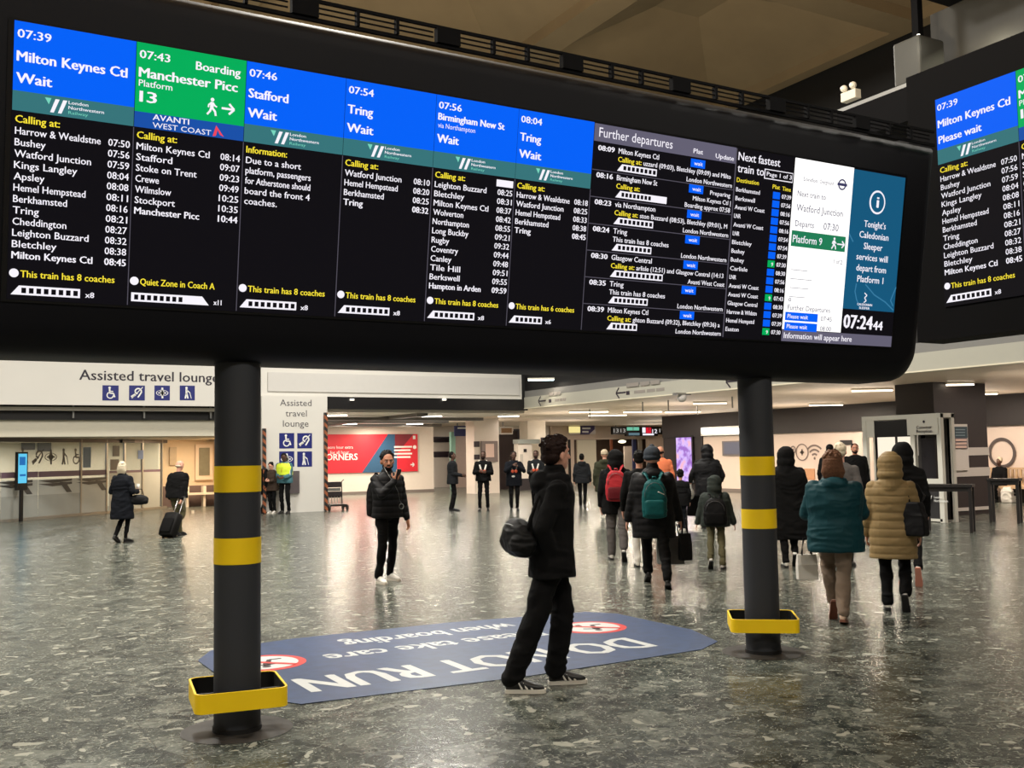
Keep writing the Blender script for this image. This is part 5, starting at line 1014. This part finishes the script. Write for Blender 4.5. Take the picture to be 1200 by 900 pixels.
        hh.ell((0, -.012, 1.69), (.098, .112, .095)); hh.ell((0, -.012, 1.65), (.104, .118, .05)); hh.ell((0, -.02, 1.785), (.03, .03, .02)); hh.xform(hd); organic(fin(hh), 'knitted_hat', hair_m, root, .008*s, 1, .003)
    elif hair == 'rim':     # bald crown with a fringe of hair
        hh.ell((0, -.05, 1.615), (.079, .058, .035)); hh.xform(hd); organic(fin(hh), 'hair', hair_m, root, .008*s, 1, .002)
    if beard:
        e = MB(); e.ell((0, .052, 1.552), (.047, .046, .036)); e.ell((0, .088, 1.585), (.030, .012, .006)); e.ell((.05, .02, 1.575), (.018, .035, .035)); e.ell((-.05, .02, 1.575), (.018, .035, .035)); e.xform(hd); organic(fin(e), 'beard', hair_m, root, .006*s, 1, .002)
    if vest:
        vm, wz = vest; q = MB()
        q.loft([[up_((rx*1.05*bulk*math.cos(u), ry*1.07*bulk*math.sin(u), z)) for u in [2*PI*i/24 for i in range(24)]] for z, rx, ry in ((wz, .203, .145), (1.10, .2, .14), (1.24, .208, .142), (1.35, .208, .135), (1.42, .18, .118), (1.455, .12, .092))]); organic(fin(q), 'hi_vis_vest', vm, root, .012, 2, .004)
    root['_s'] = s
    return root, arm, s, up_, hd
def addpart(root, mb, name, m, s, smooth=True): mb.xform(lambda p: p*s); return mb.build(name, m, root, smooth)
def place(root, name, local, label, cat, rz=0., group=None):
    """a separate thing carried by `root`, standing at a local point of it"""
    R = Matrix.Rotation(root.rotation_euler.z, 3, 'Z'); p = root.location + R @ Vector(local); t = empty(name, p, root.rotation_euler.z+rz); tag(t, label, cat, group); return t
def backpack(root, s, label, M, Mp, w=.30, hgt=.44, d=.15, y=-.21, z=1.18, straps=True, tilt=0., soft=False, strap_m=None):
    t = place(root, 'backpack', Vector((0, y, z-hgt/2))*s, label, 'backpack')
    R = Matrix.Rotation(tilt, 3, 'X')
    b = MB(); b.loft([[Vector((w/2*kx*math.copysign(abs(math.cos(q))**.55, math.cos(q)), d/2*ky*math.copysign(abs(math.sin(q))**.55, math.sin(q)), zz*hgt)) for q in [2*PI*i/28 for i in range(28)]] for zz, kx, ky in ((0, .7, .6), (.04, .94, .95), (.2, 1, 1.08), (.45, 1, 1.05), (.7, .92, .95), (.88, .76, .78), (.97, .5, .5), (1.0, .3, .3))]); b.xform(lambda p: (R @ p)*s)
    main = organic(b, 'main_compartment', M, t, .011, 2, .006)
    b = MB(); b.loft([[Vector((w*.40*kx*math.copysign(abs(math.cos(q))**.5, math.cos(q)), -d*.52+d*.17*ky*math.sin(q), zz*hgt)) for q in [2*PI*i/24 for i in range(24)]] for zz, kx, ky in ((.06, .8, .6), (.1, 1, 1), (.3, 1, 1.1), (.42, .98, .95), (.47, .8, .6))]); b.xform(lambda p: (R @ p)*s)
    organic(b, 'front_pocket', Mp, t, .01, 2, .004)
    sm = strap_m or M
    if straps:
        for sd in (1, -1):
            z0 = hgt*.9; pts = [(sd*.05, -.02, z0), (sd*.09, .05, z0+.09), (sd*.115, .15, z0+.13), (sd*.12, .27, z0+.06), (sd*.13, .335, z0-.08), (sd*.15, .33, z0-.22)]
            q = MB(); 
            for a_, b_ in zip(pts, pts[1:]): q.cap(a_, b_, .024, .024, 8, .35, (0, .3, 1))
            q.xform(lambda p: p*s); q.build('shoulder_strap', sm, t, True)
    q = MB(); q.tube([Vector((-.03, -.03, hgt*.98))*s, Vector((-.02, -.03, hgt*1.06))*s, Vector((.02, -.03, hgt*1.06))*s, Vector((.03, -.03, hgt*.98))*s], .008*s); q.build('grab_handle', sm, t, True)
    q = MB(); q.tube([R @ Vector((w*.40*math.cos(u), -d*.56*(1 if 0 else .9), hgt*(.55+.36*math.sin(u))))*s for u in np.linspace(0, PI, 12)], .004*s, 6); q.build('zip', mat('zip_grey', (96, 96, 98), .4, .5), t, True)
    return t
def carrier(root, s, local, label, M, w=.3, h=.34, d=.1, rz=0., hl=.2, hm_=None, name='carrier_bag'):
    t = place(root, name, Vector(local)*s, label, 'bag', rz); b = MB()
    b.loft([[Vector((x*w/2*k, y*d/2*k2, z*h)) for x, y in ((1, -1), (1, 1), (-1, 1), (-1, -1))] for z, k, k2 in ((0, .92, .9), (.03, 1, 1), (.6, 1.02, .9), (1, .96, .35))]); b.build('bag_body', M, t, False, bevel=.006)
    for sd in (-1, 1): MB().tube([(-w*.25, sd*.015, h*.97), (-w*.12, sd*.01, h+hl), (w*.12, sd*.01, h+hl), (w*.25, sd*.015, h*.97)], .007).build('handle', hm_ or M, t, True)
    return t


def ring_pts(n, f): return [f(2*PI*i/n) for i in range(n)]
# ---- the man in black, walking to the right close to us
P, arm, s, U_, H_ = person(650, 806, 1.79, 84, 'young man all in black with striped trainers striding across the blue floor sticker', top=blackc, legs=blackc, hair='quiff', hair_m=hair_brown, shoes=(shoe_black, sole_w), stripes=True,
    feet=((624, 812, 0, 0), (673, 801, 0, 0)), hands=((.16, .01, .90), (-.16, .01, .90)), hint=((.6, -1, 0), (-.6, -1, 0)), head=(-30, 3), hem=.78, bulk=1.06, flare=1.12, leg_r=(.098, .082, .072), hood='down', collar=.05, fine=True, voxel=.009, lean=.07, folds=.011, hz=1.04)
t = place(P, 'shoulder_bag', Vector((.10, -.25, .93))*s, 'black rounded shoulder bag slung behind the young man in black', 'bag', .25)
b = MB(); b.ell((0, 0, .14), (.20, .10, .135), None, 24, 14); b.cap((-.12, 0, .10), (.12, 0, .10), .095, .095); organic(b, 'bag_body', cloth('bag_black', (13, 13, 14), .2, .6), t, .009, 2, .01)
q = MB(); q.tube([(.16, .02, .2), (.10, .10, .36), (.02, .20, .52), (-.10, .25, .58)], .012); q.build('strap', blackc, t, True)
q = MB(); q.tube([(-.16, -.03, .2), (-.06, -.075, .235), (.06, -.075, .235), (.16, -.03, .2)], .005); q.build('zip', mat('zip_grey', (96, 96, 98), .4, .5), t, True)
# ---- the man with the phone
P, arm, s, U_, H_ = person(455, 683, 1.73, 150, 'bearded man in black quilted jacket standing and holding a phone at his chin', top=blackp, legs=blackc, skin=skin_tan, hair='short', hair_m=hair_dark, shoes=(shoe_white, sole_w),
    feet=((449, 685, 0, 0), (464, 681, 0, 0)), hands=((.03, .25, 1.38), (-.25, .10, .84)), hz=1.08, hint=((1, -.2, -1), (-.4, -1, -.2)), head=(18, -6), hem=.88, bulk=1.08, leg_r=(.088, .064, .052), collar=.03, puff=.009, fine=True, voxel=.01, beard=True, hand_pose=(((-.35, .3, .9), (-.25, -.9, .25), .55, 1), None))
wr = arm[0][2]; t = place(P, 'phone', (wr+Vector((-.035, .035, .08)))*s, 'dark mobile phone in the hand of the bearded man', 'phone', .3)
MB().box((0, 0, .0), (.078, .009, .155), Matrix.Rotation(-.25, 3, 'X')).build('case', mat('phone_case', (40, 28, 34), .3), t, bevel=.003); MB().box((.02, .008, .05), (.022, .004, .03), Matrix.Rotation(-.25, 3, 'X')).build('camera_bump', mat('phone_lens', (10, 10, 12), .1), t)
t = place(P, 'earphones', (0, 0, 0), 'grey wired earphones hanging down the front of the bearded man', 'earphones')
q = MB(); q.tube([H_((.07, .02, 1.60))*s, U_((.06, .13, 1.46))*s, U_((.0, .18, 1.34))*s, U_((-.06, .185, 1.22))*s, U_((-.08, .185, 1.12))*s, U_((-.11, .185, 1.06))*s], .0035, 6); q.build('cable', grey_metal, t, True)
q = MB(); q.tube([Vector((-.11+.035*math.cos(a), .18, 1.03+.035*math.sin(a)))*s for a in np.linspace(0, 2*PI, 14)], .005, 6); q.build('cable_loop', grey_metal, t, True)
bp = backpack(P, s, 'bulky black backpack worn by the bearded man with the phone', blackc, blackp, .33, .52, .19, -.25, 1.14)
for x in (-.07, .02): q = MB(); q.cap((x, -.05, .02), (x-.01, -.07, -.26), .007, .006, 6); q.build('loose_strap', blackc, bp, True)
# ---- woman with white hair, and the bald man with his case
P, arm, s, U_, H_ = person(143, 636, 1.66, 38, 'white haired woman in a dark knee length coat with a handbag on her arm', top=navyc, legs=blackc, hair='bob', hair_m=hair_white, shoes=(shoe_black, sole_b), feet=((.08, .10, 0, 0), (-.08, -.12, 30, .02)), hands=((.22, .22, 1.10), (-.2, .24, 1.12)), hem=.52, bulk=1.14, flare=1.12, leg_r=(.07, .052, .042), collar=.03, head=(-8, 0), folds=.01)
t = place(P, 'handbag', Vector((.33, .12, .82))*s, 'black handbag hanging from the arm of the white haired woman', 'bag', .5); b = MB(); b.ell((0, 0, .10), (.20, .07, .11)); b.cap((-.13, 0, .07), (.13, 0, .07), .065, .065); organic(b, 'bag_body', blackp, t, .01, 2, .004)
q = MB(); q.tube([(-.1, 0, .18), (-.06, 0, .32), (.06, 0, .32), (.1, 0, .18)], .008); q.build('handle', blackp, t, True)
t = place(P, 'paper_cup', Vector((.17, .30, 1.14))*s, 'white paper cup held by the white haired woman', 'cup'); MB().lathe((0, 0, 0), [(.0, 0), (.028, 0), (.038, .11), (0, .11)], 16).build('cup_wall', shoe_white, t, True); MB().lathe((0, 0, .11), [(.0, 0), (.04, 0), (.037, .015), (0, .016)], 16).build('lid', shoe_white, t)
P, arm, s, U_, H_ = person(207, 628, 1.68, 42, 'bald man in black jumper and khaki trousers wheeling a suitcase', top=blackc, legs=khaki, skin=skin_pale, hair='rim', hair_m=hair_white, shoes=(shoe_black, sole_b), feet=((.07, -.10, 25, .01), (-.07, .24, 0, 0)), hands=((.24, -.12, .84), (-.24, .05, .86)), hem=.88, bulk=1.34, leg_r=(.10, .075, .06), lean=.10, head=(8, -8), hand_pose=(((.1, -.4, -.9), (-.9, 0, .2), .9, 1), None))
w0 = arm[0][2]; t = place(P, 'suitcase', Vector((.26, -.62, 0))*s, 'black cabin suitcase tilted behind the bald man', 'suitcase'); R = Matrix.Rotation(-.45, 3, 'X')
case = MB(); case.loft([[R @ Vector((.19*k*math.copysign(abs(math.cos(q))**.35, math.cos(q)), .11*k*math.copysign(abs(math.sin(q))**.35, math.sin(q)), z)) for q in [2*PI*i/28 for i in range(28)]] for z, k in ((.05, .9), (.07, 1), (.52, 1), (.56, .93), (.58, .7))]); case.build('shell', cloth('case_black', (14, 13, 13), .2, .6), t, True)
case = MB(); case.loft([[R @ Vector((.15*k*math.copysign(abs(math.cos(q))**.35, math.cos(q)), -.115-.03*k*(1+math.sin(q))*.5, z)) for q in [2*PI*i/20 for i in range(20)]] for z, k in ((.10, .9), (.12, 1), (.40, 1), (.43, .8))]); case.build('front_pocket', blackc, t, True)
for x in (-.08, .08): q = MB(); q.cap(R @ Vector((x, .05, .55)), R @ Vector((x, .05, .98)), .009, .009, 8); q.build('pull_rod', chrome, t, True)
q = MB(); q.cap(R @ Vector((-.09, .05, .99)), R @ Vector((.09, .05, .99)), .016, .016, 8); q.build('pull_handle', blk, t, True)
for x in (-.15, .15): q = MB(); q.lathe((0, 0, 0), [(.01, -.015), (.04, -.015), (.04, .015), (.01, .015)], 16); q.xform(lambda v: Vector((v.z+x, v.x+.07, v.y+.04))); q.build('wheel', blk, t)
# ---- the three by the lounge pier
person(308, 602, 1.66, 60, 'dark coated person half hidden behind the near left pillar', top=blackc, legs=blackc, hair='short', feet=((.09, 0, 0, 0), (-.09, .03, 0, 0)), hem=.62, bulk=1.1)
person(319, 602, 1.58, -150+360, 'young woman in grey brown jacket looking down beside the lounge pier', top=brownc, legs=blackc, skin=skin_pale, hair='bun', feet=((.09, 0, 0, 0), (-.09, .03, 0, 0)), hands=((.06, .28, 1.14), (-.06, .28, 1.12)), hem=.78, bulk=1.12, shoes=(shoe_white, sole_w), head=(0, -22), lean=.05)
P, arm, s, U_, H_ = person(334, 602, 1.86, 205, 'tall worker in yellow high visibility vest looking down beside the white pier', top=hiv_t, legs=blackc, skin=skin_dark, hair='crop', feet=((.12, 0, 0, 0), (-.12, .03, 0, 0)), hands=((.08, .32, 1.08), (-.1, .30, 1.05)), hem=.88, bulk=1.14, vest=(hiv, 1.12), head=(-20, -28), lean=.09)
q = MB(); q.tube([U_((.06, .12, 1.45))*s, U_((.01, .19, 1.2))*s, U_((-.05, .12, 1.45))*s], .008); q.build('lanyard', orange, P, True)
q = MB(); q.cap(arm[1][0]*s*1.0+Vector((-.02, .06, -.02)), arm[1][1]*s+Vector((-.02, .06, 0)), .018, .018); q.build('reflective_strip', shoe_white, P, True)
# ---- row of staff
P, arm, s, U_, H_ = person(531, 599, 1.80, 100, 'bearded man in dark jacket standing side on, first of the row of staff', top=charcoal, legs=blackc, skin=skin_dark, hair='crop', feet=((.09, .06, 0, 0), (-.09, -.02, 0, 0)), hands=((.10, .28, 1.06), (-.10, .28, 1.04)), hem=.80, bulk=1.12)
def straps(P, s, U_, m1, m2):
    for sd in (1, -1):
        q = MB()
        for a_, b_ in (((.10, .03, 1.475), (.09, .135, 1.34)), ((.09, .135, 1.34), (.05, .16, 1.18))): q.cap(U_((sd*a_[0], a_[1], a_[2])), U_((sd*b_[0], b_[1], b_[2])), .026, .026, 8, .4, (0, 1, .2))
        q.xform(lambda p: p*s); q.build('reflective_strap', m1, P, True)
        q = MB(); q.ell(U_((sd*.05, .155, 1.17)), (.045, .02, .05)); q.xform(lambda p: p*s); q.build('orange_patch', m2, P, True)
red_or = mat('cloth_orange_red', (206, 84, 52), .6)
P, arm, s, U_, H_ = person(567, 599, 1.80, 184, 'bearded staff member with white and orange shoulder straps facing us', top=blackc, legs=blackc, skin=skin_dark, hair='crop', beard=True, feet=((.13, 0, 0, 0), (-.13, 0, 0, 0)), hands=((.10, .27, 1.16), (-.10, .27, 1.14)), hint=((1, -.8, -1), (-1, -.8, -1)), hem=.88, bulk=1.12); straps(P, s, U_, shoe_white, red_or)
P, arm, s, U_, H_ = person(603, 599, 1.78, 176, 'staff member with raised hands before the dark brown doorway', top=navyc, legs=blackc, skin=skin_dark, hair='crop', feet=((.10, 0, 0, 0), (-.10, 0, 0, 0)), hands=((.06, .30, 1.34), (-.10, .30, 1.30)), hint=((1, -.2, -1), (-1, -.2, -1)), hem=.74, bulk=1.16, head=(0, -12)); straps(P, s, U_, greyc, red_or)
q = MB(); q.ell(U_((.03, .155, 1.02))*s, (.05, .02, .03)); q.build('badge', shoe_white, P, True)
P, arm, s, U_, H_ = person(629, 597, 1.80, 188, 'staff member with orange strap half hidden by the young man in black', top=charcoal, legs=blackc, skin=skin_dark, hair='crop', beard=True, feet=((.10, 0, 0, 0), (-.10, 0, 0, 0)), hands=((.12, .30, 1.12), (-.12, .30, 1.10)), hem=.80, bulk=1.12); straps(P, s, U_, shoe_white, red_or)
# ---- the crowd walking away, left of the near grey pillar
person(683, 595, 1.66, 4, 'small figure in dark jacket with pale hood beside the cream door panel', top=charcoal, legs=blackc, hair='short', feet=((.08, -.06, 20, 0), (-.08, .10, 0, 0)), hem=.80, bulk=1.14, hood='down', vest=None)
P, arm, s, U_, H_ = person(710, 607, 1.76, -4, 'olive jacketed walker in a pale cap with drawn cords on the back', top=olive, legs=blackc, hair='beanie', hair_m=knit_beige, feet=((.08, -.2, 50, .04), (-.08, .16, 0, 0)), shoes=(shoe_white, sole_w), hem=.68, bulk=1.28, hood='down')
for sd in (-1, 1): q = MB(); q.cap(Vector((sd*.02, -.205, 1.08))*s, Vector((sd*.09, -.215, 1.24))*s, .010, .006, 6); q.build('drawcord', whitec, P, True)
person(719, 600, 1.72, 10, 'dark haired passenger whose head shows just behind the pale cap', top=blackc, legs=blackc, hair='short', pos=fl(719, 604), hem=.8)
P, arm, s, U_, H_ = person(724, 655, 1.70, 0, 'hooded walker with a red backpack and grey trousers', top=blackc, legs=greyc, hair=None, feet=((732, 659, 45, .03), (716, 655, 0, 0)), shoes=(shoe_white, sole_b), hem=.74, bulk=1.16, hood='up', leg_r=(.095, .08, .062))
redm = cloth('red', (172, 42, 50), .12, .6); redd = cloth('dark_red', (96, 22, 30), .1, .6)
backpack(P, s, 'red backpack with a darker base on the hooded walker', redm, redd, .34, .50, .17, -.26, 1.20, strap_m=redm)
P, arm, s, U_, H_ = person(768, 686, 1.70, -3, 'walker in a long black puffer coat and grey knitted hat carrying bags', top=blackp, legs=blackc, hair='pompom', hair_m=beanie_m, feet=((783, 690, 20, 0), (759, 682, 25, .01)), hem=.62, bulk=1.38, flare=1.0, hz=1.12, collar=.09, hood='down', puff=.006, leg_r=(.088, .072, .058), hands=((.34, .02, .84), (-.34, .02, .84)), sleeve=1.1)
teal_b = cloth('teal_bag', (14, 82, 84), .15, .5)
backpack(P, s, 'teal backpack with a small white logo on the black puffer coat', teal_b, teal_b, .32, .50, .16, -.31, 1.14)
bpk = [o for o in bpy.data.objects if o.name.startswith('backpack')][-1]; q = MB(); q.cap(Vector((.04, -.19, .33)), Vector((.11, -.17, .30)), .008, .004, 6); q.build('logo', shoe_white, bpk, True)
carrier(P, s, (.40, .02, .32), 'black paper carrier bag swinging beside the teal backpack walker', blackp, .15, .34, .12, .3, .18)
carrier(P, s, (.27, .12, .26), 'grey printed carrier bag next to the black paper one', cloth('grey_print_bag', (92, 90, 92), .5, .4), .24, .36, .12, 0, .15)
carrier(P, s, (.12, .16, .26), 'silver patterned plastic bag behind the legs of the teal backpack walker', cloth('silver_bag', (160, 164, 160), .4, .3), .16, .34, .12, 0, .12)
person(757, 668, 1.70, 0, 'mostly hidden walker in white trousers and striped trainers', top=blackc, legs=whitec, hair='short', feet=((.06, .0, 0, 0), (-.07, .1, 0, 0)), shoes=(shoe_white, sole_b), hem=.7, bulk=1.0, pos=fl(752, 665))
P, arm, s, U_, H_ = person(776, 616, 1.82, -8, 'balding man in an orange vest standing by the far dark cladding', top=orange, legs=navyc, skin=skin_tan, hair='rim', hair_m=hair_dark, feet=((.1, 0, 0, 0), (-.1, 0, 0, 0)), hem=.86, bulk=1.1)
q = MB(); q.loft([[U_((.212*math.cos(u), .148*math.sin(u), z))*s for u in [2*PI*i/24 for i in range(24)]] for z in (1.20, 1.26)]); q.build('reflective_band', shoe_white, P, True)
person(799, 622, 1.26, 0, 'small child in dark coat walking in front of the pink advertising screen', top=blackc, legs=navyc, hair='short', feet=((.07, 0, 0, 0), (-.07, .1, 0, 0)), shoes=(shoe_white, sole_w), hem=.74, bulk=1.18, hz=1.22)
P, arm, s, U_, H_ = person(831, 620, 1.80, -6, 'broad hooded adult in black pushing a folded pushchair', top=blackp, legs=blackc, hair=None, hood='up', feet=((.1, 0, 0, 0), (-.1, .12, 0, 0)), hem=.70, bulk=1.36, hands=((.30, .25, 1.0), (-.34, .25, 1.0)))
t = place(P, 'pushchair', Vector((-.22, .55, 0)), 'dark folded pushchair beyond the broad hooded adult', 'pushchair')
for sd in (-1, 1):
    MB().tube([(sd*.22, -.25, 1.0), (sd*.22, -.1, .7), (sd*.22, .25, .1)], .014).build('frame_tube', blk, t, True); MB().tube([(sd*.22, .1, .75), (sd*.22, -.22, .1)], .014).build('frame_tube', blk, t, True)
    for y in (-.22, .25): q = MB(); q.lathe((0, 0, 0), [(.02, -.02), (.08, -.02), (.08, .02), (.02, .02)], 16); q.xform(lambda v: Vector((v.z+sd*.24, v.x+y, v.y+.08))); q.build('wheel', blk, t)
MB().box((0, 0, .5), (.38, .12, .5), Matrix.Rotation(.3, 3, 'X')).build('seat', blackc, t, bevel=.02); MB().tube([(-.22, -.25, 1.0), (.22, -.25, 1.0)], .016).build('handle', blk, t, True)
t = place(P, 'cream_bag', Vector((-.34, .30, .62)), 'cream coloured cloth hanging under the arm of the broad hooded adult', 'bag'); b = MB(); b.ell((0, 0, .14), (.07, .05, .13)); b.cap((0, 0, .2), (.0, 0, .34), .03, .02); organic(b, 'bag_body', whitec, t, .012, 2, .006)
P, arm, s, U_, H_ = person(840, 664, 1.28, 0, 'child in a grey green hooded coat with a big dark backpack', top=cloth('grey_green', (48, 54, 51)), legs=khaki, hair='short', hair_m=hair_dark, feet=((848, 666, 0, 0), (833, 667, 40, .02)), shoes=(shoe_white, sole_b), hem=.80, bulk=1.40, hood='up', hz=1.12, leg_r=(.085, .072, .062), sleeve=1.15, hands=((.36, .04, .86), (-.36, .04, .86)), shoe_sc=1.15)
backpack(P, s, 'big dark backpack on the child in the grey green coat', blackp, blackc, .46, .54, .20, -.29, 1.10)
# ---- right of the near grey pillar
P, arm, s, U_, H_ = person(925, 663, 1.70, -6, 'walker in a long black coat half hidden by the near grey pillar', top=blackc, legs=blackc, hair=None, hood='up', feet=((932, 664, 45, .04), (919, 664, 0, 0)), shoes=(shoe_white, sole_b), hem=.40, bulk=1.40, flare=1.15, hands=((.32, .03, .86), (-.32, .03, .86)))
t = place(P, 'translucent_bag', Vector((.36, -.10, .78)), 'clear grey plastic bag on the arm of the long black coat', 'bag'); b = MB(); b.ell((0, 0, .14), (.10, .08, .17)); organic(b, 'bag_body', cloth('clear_bag', (96, 104, 108), .3, .25), t, .012, 2, .01)
P, arm, s, U_, H_ = person(983, 729, 1.63, -2, 'person in a teal hooded jacket and stone trousers walking away', top=tealc, legs=stone, hair='bob', hair_m=hair_ginger, feet=((989, 730, 10, 0), (977, 726, 62, .035)), shoes=(mat('shoe_cream', (214, 186, 164), .5), sole_br), hem=.74, bulk=1.40, flare=1.02, hood='down', leg_r=(.105, .080, .062), hands=((.20, .34, 1.10), (-.20, .34, 1.10)), hint=((.75, -.8, -1), (-.75, -.8, -1)), hz=1.12, fine=True, voxel=.010, sleeve=1.12, folds=.009, head=(4, 0), collar=.02)
carrier(P, s, (-.30, .12, .42), 'white paper carrier bag just left of the teal jacket', shoe_white, .20, .25, .09, .3, .16, blackc)
P, arm, s, U_, H_ = person(1050, 716, 1.60, 2, 'person in a long tan hooded puffer coat walking away', top=tanc, legs=blackc, hair=None, hood='up', feet=((1062, 718, 60, .035), (1040, 714, 5, 0)), shoes=(shoe_white, sole_b), hem=.60, bulk=1.22, flare=1.05, puff=.009, leg_r=(.085, .072, .062), hands=((.28, .05, .86), (-.28, .05, .86)), fine=True, voxel=.010, sleeve=1.1, hz=1.05)
t = place(P, 'tote_bag', Vector((.25, -.15, .86))*s, 'black shoulder tote on the right side of the tan coat', 'bag', -.5); b = MB(); b.loft([[Vector((x*w_, y*.055, z)) for x, y in ((1, -1), (1, 1), (-1, 1), (-1, -1))] for z, w_ in ((0, .10), (.02, .12), (.2, .11), (.34, .06))]); organic(b, 'bag_body', blackp, t, .008, 2, .005)
q = MB(); q.tube([(-.05, 0, .30), (-.07, .0, .40), (-.10, .05, .50), (-.10, .12, .555), (-.08, .22, .50), (.0, .2, .40), (.05, .02, .30)], .010); q.build('strap', blackp, t, True)
person(1066, 684, 1.72, 0, 'dark hooded walker in front of the tan coat with pink soled shoes', top=blackc, legs=blackc, hair=None, hood='up', feet=((1077, 688, 70, .06), (1058, 684, 0, 0)), shoes=(shoe_white, sole_p), hem=.72, bulk=1.2, pos=fl(1064, 684))
person(1005, 609, 1.81, 172, 'tall man in a dark coat facing us beside the kiosk', top=blackc, legs=blackc, skin=skin_tan, hair='crop', beard=True, hem=.55, bulk=1.22, feet=((.1, 0, 0, 0), (-.1, 0, 0, 0)))
person(976, 611, 1.80, 20, 'dark haired man left of the tall man by the kiosk', top=blackc, legs=blackc, skin=skin_dark, hair='crop', hem=.8, bulk=1.1, feet=((.1, 0, 0, 0), (-.1, 0, 0, 0)))
person(990, 664, 1.76, 8, 'passenger with pale hair whose head shows just above the teal jacket', top=greyc, legs=blackc, hair='short', hair_m=hair_white, hem=.8, bulk=1.0, feet=((.1, 0, 0, 0), (-.1, 0, 0, 0)))
# seated people under the ring
for y, lab, hm_ in ((19.9, 'person in black with a pale cap seated on the slatted bench under the ring', hair_white), (21.0, 'dark figure seated at the far end of the slatted bench', hair_dark)):
    g = Vector((28.35, y, 0)); v = Vector((g.x, g.y)).normalized(); turn = math.degrees(math.atan2(v.y*-1+0*v.x, 0) ) if False else 0
    ang = math.degrees(math.atan2(-1, 0)-math.atan2(v.x, v.y))      # face -X
    person(0, 0, 1.72, ang % 360, lab, top=blackc, legs=blackc, skin=skin_dark, hair='short', hair_m=hm_, hem=.84, seat=.56, feet=((.1, .42, 0, 0), (-.1, .40, 0, 0)), hands=((.14, .30, .68), (-.14, .30, .68)), pos=(28.42, y, 0))
t = empty('white_bag', (28.2, 19.45, .0)); tag(t, 'white crumpled carrier bag standing at the slatted bench', 'bag'); b = MB(); b.loft([[Vector((x*w_, y*w_, z)) for x, y in ((1, -1), (1, 1), (-1, 1), (-1, -1))] for z, w_ in ((0, .16), (.03, .18), (.35, .17), (.48, .10))]); organic(b, 'bag_body', whitec, t, .012, 2, .015)

def vnoise(x, y, z):
    """smooth lattice noise, 0..1, on numpy arrays"""
    xi, yi, zi = np.floor(x), np.floor(y), np.floor(z); fx, fy, fz = x-xi, y-yi, z-zi
    fx, fy, fz = (f*f*(3-2*f) for f in (fx, fy, fz))
    def h(a, b, c): v = np.sin(a*127.1+b*311.7+c*74.7)*43758.5453; return v-np.floor(v)
    xi, yi, zi = (q.astype('f8') for q in (xi, yi, zi)); out = 0
    for a in (0, 1):
        for b in (0, 1):
            for c in (0, 1): out = out+h(xi+a, yi+b, zi+c)*(fx if a else 1-fx)*(fy if b else 1-fy)*(fz if c else 1-fz)
    return out

# =================================================================== voxel pass for the organic meshes
dg = bpy.context.evaluated_depsgraph_get()
new = []
for o, folds, quilt, fz in ORG:
    new.append(bpy.data.meshes.new_from_object(o.evaluated_get(dg), depsgraph=dg))
for (o, folds, quilt, fz), me in zip(ORG, new):
    o.modifiers.clear(); old = o.data; me.name = o.name
    if not me.materials: me.materials.append(old.materials[0])
    o.data = me; bpy.data.meshes.remove(old); n = len(me.vertices)
    if n and (folds or quilt):
        co = np.empty(n*3, 'f'); nm = np.empty(n*3, 'f'); me.vertices.foreach_get('co', co); me.vertices.foreach_get('normal', nm); co = co.reshape(-1, 3); nm = nm.reshape(-1, 3)
        ph = n*.0137; x, y, z = co[:, 0], co[:, 1], co[:, 2]
        sh_ = (vnoise(x*3+ph, y*3, z*3)-.5)*.35
        r1 = 1-2*np.abs(vnoise(x*5.5+sh_*4+ph, y*5.5+ph, (z+sh_)*13)-.5)*2; r2 = 1-2*np.abs(vnoise(x*13+ph, y*13, (z+sh_*.6)*24+ph)-.5)*2
        d = folds*(.9*r1+.35*r2-.2)
        if quilt: d = d*.4+quilt*(np.abs(np.sin(PI*z/.085))**.5-.7)
        co += nm*d[:, None]; me.vertices.foreach_set('co', co.ravel()); me.update()
    me.polygons.foreach_set('use_smooth', [True]*len(me.polygons))
bpy.data.objects.remove(_to); bpy.data.curves.remove(_tc)
